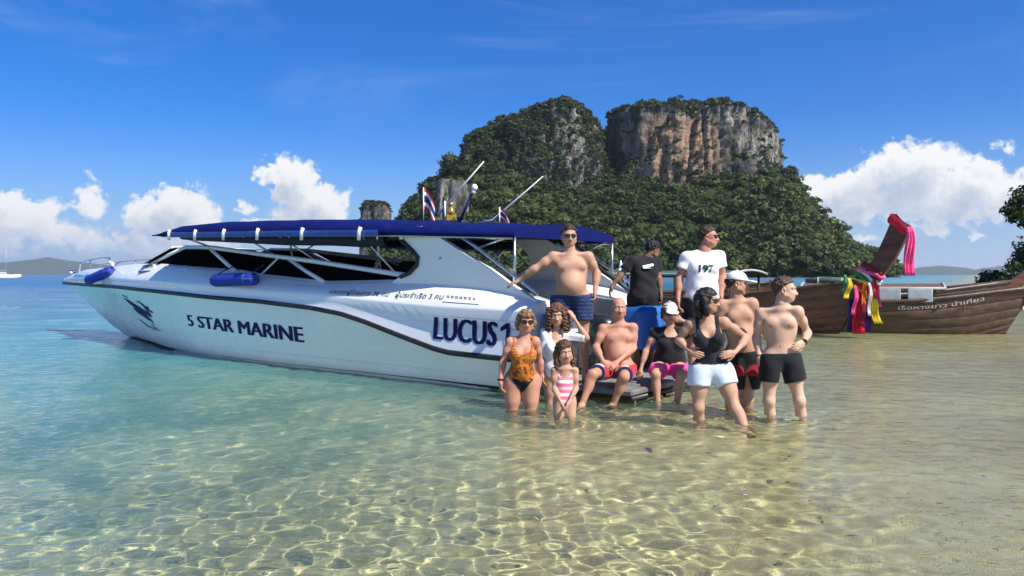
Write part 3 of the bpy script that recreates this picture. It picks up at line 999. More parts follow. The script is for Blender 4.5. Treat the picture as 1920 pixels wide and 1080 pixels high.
    topw = [(8.42, .90, 1.84), (8.9, .62, 1.865), (9.2, .32, 1.885), (9.3, 0, 1.89)]
    full = lambda a: [Vector(p) for p in a] + [Vector((p[0], -p[1], p[2])) for p in a[-2::-1]]
    m = MB(); m.grid([full(base), full(topw)]); m.build("windscreen", GLASS_DK, BOAT, True)
    m = MB(); m.tube(full(topw), .022, 6); m.build("windscreen_frame", WHITE, BOAT, True)
    m = MB(); m.grid([full(topw), [Vector((6.9, y, 1.80)) for y in (.93, .62, .32, 0, -.32, -.62, -.93)]]); m.build("dashboard_top", GREYIN, BOAT, True)
    # canopy
    ZT = [(.40, 1.93), (2.14, 2.03), (2.45, 2.06), (4, 2.14), (6.3, 2.205), (7.3, 2.19), (7.6, 2.14), (7.95, 2.03)]
    ZB = [(.40, 1.80), (2.23, 1.875), (4.96, 1.95), (6.84, 1.99), (7.6, 2.02), (7.95, 2.01)]
    tt = np.r_[np.linspace(.40, 7.3, 26), np.linspace(7.42, 7.95, 6)]
    wid = lambda t: float(np.interp(t, [.4, 2.0, 3.2], [.77, .95, 1.0]))
    def sec(t):
        a, b = ip(t, ZT), ip(t, ZB)
        sag = .012 * math.sin(t * 6.0)
        q = wid(t)
        return [(1.53 * q, b), (1.545 * q, b + .02), (1.50 * q, b + (a - b) * .55), (1.36 * q, a - .02), (1.0 * q, a + .02 + sag), (.5 * q, a + .05 + sag), (0, a + .065 + sag)]
    rows = []
    for t in tt:
        h = [Vector((t, b, z)) for b, z in sec(t)]
        rows.append(h + [Vector((p.x, -p.y, p.z)) for p in h[-2::-1]])
    m = MB(); m.grid([r[::-1] for r in rows])
    m.add(rows[0], [tuple(range(len(rows[0])))]); m.build("canopy", CANVAS, BOAT, True)
    m = MB()
    und = [[Vector((t, b, ip(t, ZB) + .012 + .06 * (1 - (b / 1.5) ** 2))) for b in (1.49 * wid(t), .8, 0, -.8, -1.49 * wid(t))] for t in tt[:-1]]
    m.grid(und); m.build("canopy_lining", mat("dark_canopy_lining", (.012, .014, .03), .8, .2), BOAT, True)
    for s in (1, -1):
        m = MB()
        rr = [[Vector((t, s * 1.552, ip(t, ZB) + .055)), Vector((t, s * 1.558, ip(t, ZB) + .02)), Vector((t, s * 1.55, ip(t, ZB) - .03))] for t in tt if 2.2 < t < 7.5]
        m.grid(rr if s < 0 else [r[::-1] for r in rr]); m.build("canopy_valance", CANVAS_ED, BOAT, True)
        m = MB(); rr = []
        for t in np.linspace(2.35, 7.25, 24):
            z = ip(t, ZB); hh = .155 - .09 * max(0, (t - 4.5) / 2.75)
            rr.append([Vector((t, s * 1.40, z - .01)), Vector((t, s * 1.44, z - .03)), Vector((t, s * (1.435 + .01 * math.sin(t * 9)), z - hh * .6)), Vector((t, s * 1.39, z - hh)), Vector((t, s * 1.35, z - hh * .7)), Vector((t, s * 1.36, z - .02))])
        m.grid(rr, closed=True); m.build("rolled_side_curtain", mat("dark_navy_curtain", (.008, .009, .02), .8, .3, 9), BOAT, True)
        m = MB(); m.tube([(t, s * 1.48 * wid(t), ip(t, ZB) - .015) for t in np.linspace(.45, 7.7, 22)], .018, 6); m.build("canopy_rail", STEEL, BOAT, True)
        for t in (7.35, 6.57, 5.77, 4.9, 3.86, 2.67):
            z = ip(t, ZB)
            m = MB(); m.tube([(t - .02, s * 1.565, z + .09), (t + .005, s * 1.575, z + .03), (t + .02, s * 1.56, z - .08)], .026, 6); m.build("canopy_strap", WHITEP, BOAT, True)
        for t, t2 in ((7.2, 7.0), (5.45, 5.15), (4.55, 4.15), (4.3, 4.75), (2.75, 2.45), (2.45, 2.75)):
            z2 = ip(t2, [(a, b) for a, b in reversed(BARS[1][0])])
            m = MB(); m.tube([(t, s * 1.46, ip(t, ZB) - .01), (t2, s * (gb(t2, z2) - .01), z2)], .016, 6); m.build("canopy_post", STEEL, BOAT, True)
    for t in (6.9, 5.4, 3.9, 2.4, .9):
        m = MB(); m.tube([(t, b, ip(t, ZB) - .01 + .055 * (1 - (b / 1.5) ** 2)) for b in np.linspace(-1.48 * wid(t), 1.48 * wid(t), 9)], .016, 6); m.build("canopy_bow", STEEL, BOAT, True)
    # swept wings that carry the back of the canopy
    WING = [(2.42, 2.0), (2.31, 1.95), (2.12, 1.80), (1.96, 1.68), (1.86, 1.57), (1.89, 1.48), (2.04, 1.38), (2.22, 1.33), (2.4, 1.25), (2.0, 1.20), (1.2, 1.18), (.5, 1.10), (.10, 1.02), (.02, 1.03), (.37, 1.215), (.75, 1.435), (1.17, 1.65), (1.45, 1.80), (1.71, 1.935), (1.78, 1.97)]
    for s in (1, -1):
        P = [Vector((t, s * (1.235 + .12 * (z - 1.2)), z)) for t, z in WING]
        m = MB(); m.prism(P if s < 0 else P[::-1], (0, -s * .09, 0)); m.build("canopy_wing", WHITE, BOAT)
        m = MB(); m.tube([(t, s * (1.245 + .12 * (z - 1.2)), z) for t, z in [(2.44, 1.97), (2.31, 1.925), (2.12, 1.785), (1.97, 1.67), (1.87, 1.57), (1.9, 1.475), (2.05, 1.37), (2.22, 1.32)]], .03, 6); m.build("wing_seal", BLACK_RUB, BOAT, True)
        m = MB(); m.tube([(t, s * 1.13, z) for t, z in [(1.55, 1.97), (1.2, 1.79), (.75, 1.52), (.3, 1.24), (.12, 1.12)]], .03, 6); m.build("wing_inner_seal", BLACK_RUB, BOAT, True)
        m = MB(); m.tube([(t, s * 1.25, z) for t, z in [(1.30, 1.88), (.95, 1.70), (.60, 1.49), (.20, 1.25), (.02, 1.12)]], .022, 7); m.build("wing_handrail", STEEL, BOAT, True)
        m = MB(); m.tube([(.42, s * 1.15, 1.82), (.42, s * 1.15, 1.1)], .02, 7); m.tube([(1.0, s * 1.2, 1.66), (.42, s * 1.13, 1.84)], .016, 7); m.build("stern_post", STEEL, BOAT, True)
        m = MB(); m.box((2.06, s * 1.35, 1.93), (.11, .08, .055), bev=.02); m.box((2.12, s * 1.345, 1.86), (.05, .05, .1), bev=.01); m.build("side_light", WHITEP, BOAT)
        m = MB(); m.ball((1.49, s * 1.285, 1.55), .022, 8, 6); m.build("wing_fitting", STEEL, BOAT, True)
    # bow rail and roller
    for s in (1, -1):
        z = 1.60
        m = MB(); m.tube([(13.6, s * .22, 1.42), (13.5, s * .26, 1.58), (12.6, s * .46, 1.66), (11.5, s * .68, 1.70), (10.95, s * .80, 1.69), (10.85, s * .82, 1.54)], .014, 6)
        m.tube([(12.4, s * .50, 1.67), (12.4, s * .50, 1.50)], .012, 6); m.build("bow_rail", STEEL, BOAT, True)
        m = MB(); m.box((9.05, s * (side_b(9.05, 1.40) + .004), 1.405), (.42, .03, .045), bev=.008); m.build("deck_vent", mat("grey_vent", (.16, .16, .16), .5), BOAT)
        m = MB(); m.box((10.75, s * .85, 1.56), (.14, .06, .09), bev=.02); m.build("cleat", WHITEP, BOAT)
    m = MB(); m.box((14.2, 0, 1.36), (.42, .16, .12), bev=.03); m.tube([(14.35, -.1, 1.40), (14.35, .1, 1.40)], .06, 10); m.tube([(14.0, 0, 1.42), (13.95, 0, 1.6)], .03, 8); m.build("bow_roller", STEEL, BOAT)
    # lettering and marks on the port side
    lay_text("hull_letter", "5 STAR MARINE", 7.18, 4.02, .49, .375, (.19, .225), NAVY, BOAT, side_b, 0, .007, .020)
    lay_text("name_letter", "LUCUS", 1.46, .50, .555, .515, (.275, .285), NAVY, BOAT, side_b, 0, .005, .018)
    one = MB(); one.add([(t, side_b(t, z) + .006, z) for t, z in ((.345, .505), (.285, .503), (.285, .79), (.335, .79), (.43, .735), (.43, .685), (.345, .72))], [(6, 5, 4, 3, 2, 1, 0)])
    one.build("name_letter", NAVY, BOAT)
    lay_text("capacity_lettering", "บรรทุกผู้โดยสาร 36 คน   ผู้ประจำเรือ 3 คน", 3.42, 1.36, 1.09, 1.045, (.052, .06), mat("grey_lettering", (.04, .04, .055), .6), BOAT, side_b, .006, .006)["kind"] = "stuff"
    pl = MB(); bb = side_b(1.0, 1.07)
    pl.add([(1.33, side_b(1.33, 1.115) + .012, 1.115), (.75, side_b(.75, 1.085) + .012, 1.085), (.75, side_b(.75, 1.0) + .012, 1.0), (1.33, side_b(1.33, 1.02) + .012, 1.02)], [(3, 2, 1, 0)])
    plate = pl.build("number_plate", WHITEP, BOAT)
    k = MB()
    for q in range(7):
        t = 1.275 - q * .07
        w_, h_ = (.042, .045) if q < 5 else ((.034, .05) if q == 5 else (.03, .04))
        zc = 1.07 - q * .0035
        for (dx, dz, sx, sz) in ((0, .4, 1, .22), (0, 0, 1, .2), (0, -.4, 1, .22), (-.38, 0, .26, 1), (.38, 0, .26, 1)):
            y = side_b(t, zc) + .0155
            a, b = t + dx * w_, zc + dz * h_
            k.add([(a + sx * w_ / 2, y, b - sz * h_ / 2), (a - sx * w_ / 2, y, b - sz * h_ / 2), (a - sx * w_ / 2, y, b + sz * h_ / 2), (a + sx * w_ / 2, y, b + sz * h_ / 2)], [(0, 1, 2, 3)])
            y += .0004
    k.build("plate_digits", BLACK_RUB, plate, kind="stuff")
    def mark(polys, material, name):
        mm = MB()
        for po in polys:
            P = []
            for x, y in po:
                t = 10.17 - (x - 411) * (1.43 / 219); z = .93 - (y - 525) * (.62 / 195) + .0
                P.append((t, side_b(t, z) + .009, z))
            mm.add(P, [tuple(range(len(P)))[::-1]])
        mm.build(name, material, BOAT)
    mark([[(411, 533), (450, 545), (520, 580), (590, 615), (614, 642), (560, 625), (490, 597), (450, 575)],
          [(455, 590), (500, 600), (560, 622), (614, 672), (575, 662), (520, 638), (478, 618)],
          [(416, 515), (462, 530), (462, 536), (416, 521)],
          [(517, 553), (545, 548), (575, 566), (600, 592), (630, 606), (630, 616), (596, 602), (566, 576), (545, 558)],
          [(560, 560), (570, 562), (590, 600), (612, 630), (604, 632), (580, 602)],
          [(582, 580), (600, 575), (612, 590), (600, 592)]], NAVY, "bow_emblem")
    mark([[(460, 660), (490, 668), (540, 692), (585, 704), (625, 699), (628, 704), (585, 713), (535, 701), (488, 676)]], mat("teal_vinyl", (.02, .16, .17), .5), "bow_emblem_wave")
    # masts on the canopy
    m = MB(); m.tube([(2.70, 0, 2.24), (1.83, 0, 2.95)], [.018, .008], 6); m.build("antenna", WHITEP, BOAT, True)
    m = MB(); m.tube([(1.95, -.1, 2.10), (1.75, -.1, 2.12), (1.50, -.1, 2.28), (.88, -.1, 2.68)], [.02, .018, .014, .007], 6); m.build("antenna", WHITEP, BOAT, True)
    m = MB(); m.tube([(2.2, .1, 2.1), (1.95, .1, 2.52)], .022, 6); lm = m.build("light_mast", mat("dark_blue_mast", (.03, .04, .12), .5), BOAT, True)
    m = MB(); m.ball((1.92, .1, 2.58), (.045, .045, .05), 10, 8); m.box((1.94, .1, 2.52), (.05, .05, .05)); m.build("anchor_light", WHITEP, lm, True)
    # cockpit: benches, helm, roof-height rail
    for k, (t, b) in enumerate([(1.6, .55), (1.6, -.55), (2.9, .6), (2.9, -.6), (4.2, .6), (4.2, -.6), (5.5, .6), (5.5, -.6)]):
        m = MB(); m.box((t, b, .62), (.55, .8, .16), bev=.04); m.box((t + .0, b, .44), (.4, .7, .2)); m.box((t + .30, b, .92), (.12, .8, .5), bev=.05); m.build("bench_seat", DARKIN if k % 3 else GREYIN, BOAT)
    m = MB(); m.box((6.5, .2, .95), (.5, 1.3, 1.2), bev=.08); m.build("helm_console", DARKIN, BOAT)
    m = MB(); m.box((3.3, -.75, 1.38), (.35, .3, .34), bev=.06); m.box((3.9, -.7, 1.42), (.5, .28, .3), bev=.06); m.build("stowed_gear", DARKIN, BOAT)
    m = MB(); m.box((4.05, -.9, 1.72), (.16, .08, .09), bev=.02); m.build("life_vest", mat("pale_fabric", (.55, .58, .62), .8), BOAT)
    # transom, stern benches, swim platform
    m = MB(); m.box((.12, 0, .46), (.16, 2.5, .42), bev=.03); m.build("transom", WHITE, BOAT)
    m = MB(); m.box((-.66, .05, .11), (1.26, 2.66, .07), bev=.02); m.build("swim_platform", mat('worn_grey_deck', (.16, .155, .15), .8, .3, 5, bump=.3, bscale=120), BOAT)
    m = MB()
    for b in (-1.2, -.4, .4, 1.2):
        m.tube([(-.05, b, .02), (-1.25, b, .04)], .026, 6)
    m.tube([(-1.27, -1.27, .05), (-1.27, 1.37, .05)], .03, 6); m.tube([(-1.27, -1.27, -.14), (-1.27, 1.37, -.14)], .022, 6)
    for b in (-1.2, -.5, .2, .6, 1.3): m.tube([(-1.27, b, .05), (-1.27, b, -.14)], .02, 6)
    m.build("platform_frame", mat("black_steel", (.02, .02, .02), .45, .2), BOAT, True)
    # far-side stern quarter seen over the platform: white locker and grey cushion
    m = MB(); m.prism([(.1, -1.16, .55), (.1, -1.16, 1.02), (.75, -1.16, 1.12), (.9, -1.16, .55)], (0, .30, 0)); m.build("stern_locker", WHITE, BOAT)
    m = MB(); m.prism([(-.05, -.84, .60), (.15, -.84, 1.0), (.55, -.84, 1.06), (.5, -.84, .6)], (0, .14, 0)); m.build("stern_cushion", GREYIN, BOAT)
build_speedboat()

def boat_pt(t, b, z):
    return BOAT_M @ Vector((t, b, z))
from mathutils import Matrix
BOAT_M = Matrix.Translation((1.06, 10.20, 0)) @ Matrix.Rotation(math.radians(142.8), 4, 'Z')

# outboard engines on the transom, one under a blue cover
def outboard(b, covered):
    lab = "outboard engine under blue fabric cover, on stern behind the bald seated man" if covered else "black outboard engine on stern behind the seated bald man"
    t = thing("outboard_engine", lab, "outboard engine", boat_pt(-.34, b, 0), math.radians(142.8), "outboard engines on the speedboat stern")
    dk = mat("black_cowling", (.014, .015, .017), .3, .15, coat=.3)
    m = MB()
    rows = []
    for z, s in ((.36, .7), (.42, .95), (.60, 1.0), (.76, .92), (.84, .7), (.87, .3)):
        rows.append([Vector((.30 * s * math.cos(a) * (1 if math.cos(a) > 0 else .8), .20 * s * math.sin(a), z)) for a in np.linspace(0, 2 * math.pi, 16, endpoint=False)])
    m.grid(rows, closed=True); m.add(rows[-1], [tuple(range(16))]); m.build("cowling", dk, t, True)
    m = MB(); m.box((-.02, 0, .1), (.2, .12, .6), bev=.03); m.box((-.04, 0, -.22), (.34, .04, .16), bev=.02); m.build("leg", dk, t)
    m = MB(); m.box((.2, 0, .34), (.14, .26, .3), bev=.03); m.build("clamp_bracket", dk, t)
    if covered:
        m = MB(); rows = []
        for z, s in ((.40, 1.25), (.55, 1.18), (.72, 1.13), (.86, 1.10), (.93, 1.04), (.95, .8)):
            rr = []
            for k in range(48):
                a = 2 * math.pi * k / 48
                w_ = (1 + .05 * math.sin(k * 2.1) * (1.0 - (z - .4)) + .03 * math.sin(k * 4.7))
                c, s_ = math.cos(a), math.sin(a)
                q = (abs(c) ** 4 + abs(s_) ** 4) ** -.25
                rr.append(Vector((.30 * s * w_ * q * c, .25 * s * w_ * q * s_, z)))
            rows.append(rr)
        m.grid(rows, closed=True); m.add(rows[-1], [tuple(range(48))])
        m.build("fabric_cover", mat("bright_blue_tarpaulin", (.012, .10, .36), .5, .3, 9, stretch=(1, 1, .15), bump=.4, bscale=12), t, True)
outboard(.42, False)
outboard(-.62, True)

def fender(loc, axis, L, r, label):
    t = thing("fender", label, "fender", loc, 0, "blue fenders along the port side")
    a = Vector(axis).normalized()
    m = MB()
    prof = [(-.5, .35), (-.49, .75), (-.44, .97), (-.3, 1.0), (0, 1.02), (.3, 1.0), (.42, .99), (.48, .8), (.5, .4)]
    m.tube([a * (L * p) for p, q in prof], [r * q for p, q in prof], 18); m.build("fender_body", FENDB, t, True)
    m = MB()
    for k in range(6):
        an = k * math.pi / 3
        up = a.cross(Vector((0, 0, 1))).normalized(); v2 = a.cross(up)
        d = up * math.cos(an) + v2 * math.sin(an)
        m.tube([a * (-L * .505) + d * r * .3, a * (-L * .47) + d * r * .86, a * (-L * .36) + d * r * 1.03, a * (-L * .28) + d * r * 1.02], .012, 5)
    m.tube([a * (-L * .34), a * (-L * .31)], r * 1.03, 18)
    m.build("fender_drawstring", mat("faded_blue_cord", (.05, .09, .32), .7, .2), t, True)
    m = MB()
    up = Vector((0, 0, r + .16))
    n_in = Vector((.6046, .7965, 0)) * .16
    m.tube([a * (-L * .42) + Vector((0, 0, r * .8)), a * (-L * .40) + n_in * .7 + Vector((0, 0, r + .05)), a * (-L * .36) + n_in * 1.6 + Vector((0, 0, r + .12))], .01, 5)
    m.tube([a * (L * .42) + Vector((0, 0, r * .8)), a * (L * .40) + n_in * .7 + Vector((0, 0, r + .05)), a * (L * .36) + n_in * 1.6 + Vector((0, 0, r + .12))], .01, 5)
    m.build("fender_line", mat("blue_rope", (.02, .04, .2), .8), t, True)
uax = Vector((-.7965, .6046, 0))
fender(boat_pt(11.2, side_b(11.2, 1.33) + .09, 1.33), uax + Vector((.05, -.12, -.20)), .95, .098, "blue cloth fender hanging nearest the bow, below the bow rail")
fender(boat_pt(5.65, side_b(5.65, 1.25) + .10, 1.27), uax + Vector((0, 0, -.03)), 1.12, .10, "blue cloth fender hanging amidships, below the cabin side windows")

def thai_flag(loc, h, w_, label, lean=0.0, limp=.5):
    t = thing("flag", label, "flag", loc, 0, "striped flags on the canopy")
    m = MB(); m.tube([(0, 0, 0), (lean * h, 0, h)], .009, 6); m.build("flagpole", WHITEP, t, True)
    cols = [((.45, .02, .035), 1), ((.75, .75, .75), 1), ((.02, .025, .14), 2), ((.75, .75, .75), 1), ((.45, .02, .035), 1)]
    nm = ["red_cloth", "white_cloth", "navy_cloth", "white_cloth", "red_cloth"]
    z = h * .98; fh = h * .62
    for (c, s), n_ in zip(cols, nm):
        m = MB(); rows = []
        z2 = z - fh * s / 6
        for k in range(9):
            f = k / 8
            x = w_ * f; dy = .035 * math.sin(f * 7) ; dz = -limp * w_ * f * f
            rows.append([Vector((lean * z + x * (1 - limp * .35), dy, z + dz)), Vector((lean * z + x * (1 - limp * .35), dy + .01, z2 + dz))])
        m.grid(rows); m.build("flag_stripe", mat(n_, c, .8, .1), t, True)
        z = z2
thai_flag(boat_pt(3.0, 0, 2.16), .50, .26, "taller red white and blue flag on the canopy, at the foot of the longer antenna", 0, 1.0)
thai_flag(boat_pt(1.55, 0, 2.03), .26, .20, "smaller red white and blue flag near the rear end of the canopy", 0, .9)
t = thing("roof_shrine", "small golden shrine ornament on the blue canopy between two antennas", "ornament", boat_pt(2.40, .05, 2.12))
gold = mat("gold_paint", (.55, .34, .06), .35, .2, metal=.6)
m = MB(); m.box((0, 0, .05), (.15, .12, .1), bev=.015); m.build("base", gold, t)
m = MB(); m.tube([(0, 0, .1), (0, 0, .16), (0, 0, .22)], [.06, .045, .02], 10); m.ball((0, 0, .25), .032, 8, 6); m.build("figure", gold, t, True)
m = MB(); m.tube([(-.09, 0, 0), (-.09, 0, .3)], .014, 6); m.build("post", WHITEP, t, True)
tub = thing("plastic_tub", "small turquoise plastic tub on the speedboat stern beside the curly haired woman", "tub", boat_pt(-.10, 1.1, .80), 0)
m = MB(); m.grid([[Vector((s * .09 * math.cos(a), s * .075 * math.sin(a), z)) for a in np.linspace(0, 2 * math.pi, 20, endpoint=False)] for z, s in ((-.06, .85), (-.055, .95), (.06, 1.05), (.07, 1.1), (.072, .95))], closed=True)
m.build("tub_body", mat("turquoise_plastic", (.03, .38, .45), .35, .06), tub, True)
m = MB(); m.grid([[Vector((s * .099 * math.cos(a), s * .083 * math.sin(a), z)) for a in np.linspace(0, 2 * math.pi, 20, endpoint=False)] for z, s in ((.073, 1.06), (.09, 1.06), (.095, .9), (.097, .1))], closed=True)
m.build("tub_lid", mat("turquoise_plastic", (.03, .38, .45), .35, .06), tub, True)
m = MB(); m.box((0, 0, -.13), (.30, .34, .14), bev=.02); m.build("tub_shelf", WHITE, tub)
rope = MB(); a, b = boat_pt(14.55, .05, 1.2), Vector((-14.6, 19.8, .02))
rope.tube([a.lerp(b, f) + Vector((0, 0, -.35 * math.sin(f * math.pi))) for f in np.linspace(0, 1, 14)], .005, 5)
tag(rope.build("anchor_rope", mat("pale_rope", (.35, .34, .28), .9)), "thin anchor rope running from the speedboat bow down into the water", "rope")

# ------------------------------------------------------------------ longtail boats
WOOD = None
def wood(name, lo, hi):
    if name in MATS: return MATS[name]
    m, w, out = new_mat(name)
    tc = w.n('ShaderNodeTexCoord').outputs['Object']
    g = w.noise(w.scaled(tc, (.6, 6, 6)), 2.2, 6, .65, .5)
    n = w.noise(tc, 1.3, 5, .6)
    base = w.mix(w.rng(g, .3, .7), lo, hi)
    base = w.mix(w.m('MULTIPLY', w.rng(n, .5, .75), .7), base, tuple(c * .35 for c in lo))
    principled(w, out, Base_Color=base, Roughness=w.rng(n, .2, .8, .28, .6), Specular_IOR_Level=.5, Normal=w.bump(g, .4, .02))
    MATS[name] = m
    return m

def ribbon_sash(name, label, group, path, width, material, folds=5):
    """a hanging sash with folds: path of centre points, each with a half width"""
    m = MB(); rows = []
    for i, p in enumerate(path):
        w_ = width[i] if isinstance(width, (list, tuple)) else width
        row = []
        for k in range(4 * folds + 1):
            f = k / (4 * folds) - .5
            row.append(Vector(p) + Vector((f * w_ * 2, .045 * math.cos(k * math.pi / 2 + i * .25) * (w_ / .1) ** .5, 0)))
        rows.append(row)
    m.grid(rows)
    o = m.build(name, material, None, True)
    me = o.data
    sol = o.modifiers.new("thickness", 'SOLIDIFY'); sol.thickness = .008
    return tag(o, label, "ribbon", group)

def longtail(name_label, loc, rz, L, beam, zg_mid, zg_bow, lo, hi, prow_len, prow_dir, roof=None, group="wooden longtail boats"):
    """local x points to the bow, waterline at z=0, bow at x=0, stern at x=-L"""
    t = thing("longtail_boat", name_label, "longtail boat", loc, rz, group)
    wd = wood("planks_%d" % int(lo[0] * 1000), lo, hi)
    dk = wood("dark_gunwale", (.05, .03, .018), (.11, .07, .045))
    xs = np.linspace(-L, 0, 26)
    def sec(x, q):
        f = (x + L) / L
        sheer = zg_mid + (zg_bow - zg_mid) * max(0, (f - .45) / .55) ** 2.2 + .15 * max(0, (.25 - f) / .25) ** 2
        w_ = beam / 2 * (1 - max(0, (f - .45) / .55) ** 2.4) * (.72 + .28 * min(1, f / .3)) + .03
        keel = -.28 + .28 * max(0, (f - .80) / .2) ** 2
        ang = q * math.pi / 2
        b = w_ * (math.sin(ang) ** .75)
        z = keel + (sheer - keel) * (1 - math.cos(ang)) ** .95
        return (b, z, sheer, w_)
    stem = lambda x, z: x + (max(0, (x + L * .25) / (L * .25)) ** 2) * .55 * (z - .0)
    NS = 7
    for s in (1, -1):
        for k in range(NS):
            q0, q1 = k / NS, (k + 1) / NS
            m = MB(); rows = []
            for x in xs:
                r = []
                for q, off in ((q0, .0), (q0 + .01, .012), (q1 - .015, .016), (q1, .004)):
                    b, z, sh, w_ = sec(x, q)
                    r.append(Vector((stem(x, z), s * (b + off), z)))
                rows.append(r)
            m.grid(rows if s < 0 else [r[::-1] for r in rows])
            m.build("plank", wd, t, True)
        m = MB(); pts = []
        for x in xs:
            b, z, sh, w_ = sec(x, 1)
            pts.append((stem(x, z), s * (b + .02), z + .01))
        m.tube(pts, .05, 6); m.build("gunwale", dk, t, True)
    # deck boards inside
    m = MB(); rows = []
    for x in xs:
        b, z, sh, w_ = sec(x, 1)
        rows.append([Vector((stem(x, z), w_, sh - .12)), Vector((stem(x, z), -w_, sh - .12))])
    m.grid(rows); m.build("deck", dk, t)
    # prow board
    b, z, sh, w_ = sec(0, 1)
    p0 = Vector((stem(0, z) - .25, 0, sh - .35)); d = Vector((prow_dir[0], 0, prow_dir[1])).normalized(); nn = Vector((-d.z, 0, d.x))
    m = MB()
    rows = []
    for f in np.linspace(0, 1, 9):
        c = p0 + d * prow_len * f + nn * (.10 * math.sin(f * math.pi * .9)) * -1
        hw = .165 + .05 * f; hy = .075 - .015 * f
        rows.append([c + nn * hw + Vector((0, hy, 0)), c + nn * hw - Vector((0, hy, 0)), c - nn * hw - Vector((0, hy, 0)), c - nn * hw + Vector((0, hy, 0))])
    m.grid(rows, closed=True); m.add(rows[-1], [(0, 1, 2, 3)]); m.build("prow", wood("prow_wood", (.075, .026, .014), (.16, .06, .03)), t)
    if roof:
        x0, x1, zr, colr = roof
        m = MB(); rr = [[Vector((x, b_, zr + .10 * (1 - (b_ / (beam * .45)) ** 2))) for b_ in np.linspace(-beam * .45, beam * .45, 7)] for x in np.linspace(x0, x1, 5)]
        m.grid(rr); m.grid([[p - Vector((0, 0, .05)) for p in r][::-1] for r in rr])
        m.build("roof", colr, t, True)
        m = MB()
        for r in (rr[0], rr[-1]): m.tube(r, .035, 6)
        for k in (0, -1): m.tube([r[k] for r in rr], .035, 6)
        m.build("roof_edge", mat("pale_roof_edge", (.35, .34, .31), .6), t, True)
        for x in np.linspace(x0 + .2, x1 - .2, 4):
            for s in (1, -1):
                m = MB(); m.tube([(x, s * beam * .42, zr + .02), (x, s * beam * .42, .55)], .03, 6); m.build("roof_post", dk, t, True)
    for x in np.linspace(-L * .8, -L * .25, 5):
        b, z, sh, w_ = sec(x, 1)
        m = MB(); m.box((x, 0, sh - .02), (.22, 2 * w_ * .95, .05)); m.build("thwart", dk, t)
    return t, p0, d, nn, Matrix.Translation(loc) @ Matrix.Rotation(rz, 4, 'Z')

green_tarp = mat("green_tarpaulin", (.05, .10, .075), .6, .2)
brown_roof = mat("brown_roof_boards", (.12, .07, .045), .7, .25)
yellow_tarp = mat("yellow_tarpaulin", (.62, .42, .02), .55, .12)
# nearest longtail, bow towards the beach
A = longtail("reddish brown longtail boat with tall bare prow wound in bright ribbons", (7.35, 18.0, 0), math.atan2(-5.6, 5.2), 8.2, 1.7, .74, 1.22, (.105, .038, .016), (.22, .090, .040), 1.85, (.5, .86), roof=(-7.2, -2.2, 1.36, green_tarp))
B = longtail("weathered dark brown longtail boat lying broadside with white panels and painted letters", (11.15, 18.1, 0), math.radians(-24), 5.3, 1.7, .72, 1.06, (.048, .027, .016), (.12, .070, .042), 1.7, (.72, .69), roof=(-4.3, -1.25, 1.04, brown_roof))
Cb = longtail("brown longtail boat with yellow tarpaulin roof, far behind the swim platform", (7.9, 26.5, 0), math.radians(-20), 7.5, 1.7, .72, 1.1, (.10, .05, .03), (.20, .11, .06), .5, (.7, .6), roof=(-5.8, -3.2, 1.28, yellow_tarp))
Dk = longtail("dark longtail boat beached furthest right, only its prow in view", (12.9, 21.8, 0), math.radians(-6), 7.0, 1.7, .78, 1.15, (.07, .035, .022), (.15, .08, .05), 2.1, (.75, .66))

def wpt(L_, p): return L_[4] @ Vector(p)
# white panels and lettering on the broadside boat
m = MB()
for k, (a, b) in enumerate(((-4.2, -3.6), (-3.45, -2.85), (-2.7, -2.15), (-2.0, -1.5))):
    m = MB(); m.box(((a + b) / 2, -.80, .88), (b - a, .03, .30), bev=.01); m.build("side_panel", mat("pale_blue_panel", (.42, .47, .50), .5, .12), B[0])
me = text_mesh("เรือหางยาว นำเที่ยว", 1.0, .004)
co = np.array([v.co[:] for v in me.vertices]); x0, x1 = co[:, 0].min(), co[:, 0].max()
for v, c in zip(me.vertices, co):
    f = (c[0] - x0) / (x1 - x0); x = -2.2 + 1.75 * f
    z = .56 + .22 * f * f + c[1] * .12
    v.co = (x, -(.86 - .50 * f ** 2.2) - .06, z)
link("painted_lettering", me, mat("white_letter_paint", (.34, .31, .27), .7), B[0], kind="stuff")
# ------------------------------------------------------------------ smooth bodies from distance fields
def unit(v):
    v = np.asarray(v, float); return v / max(np.linalg.norm(v), 1e-9)

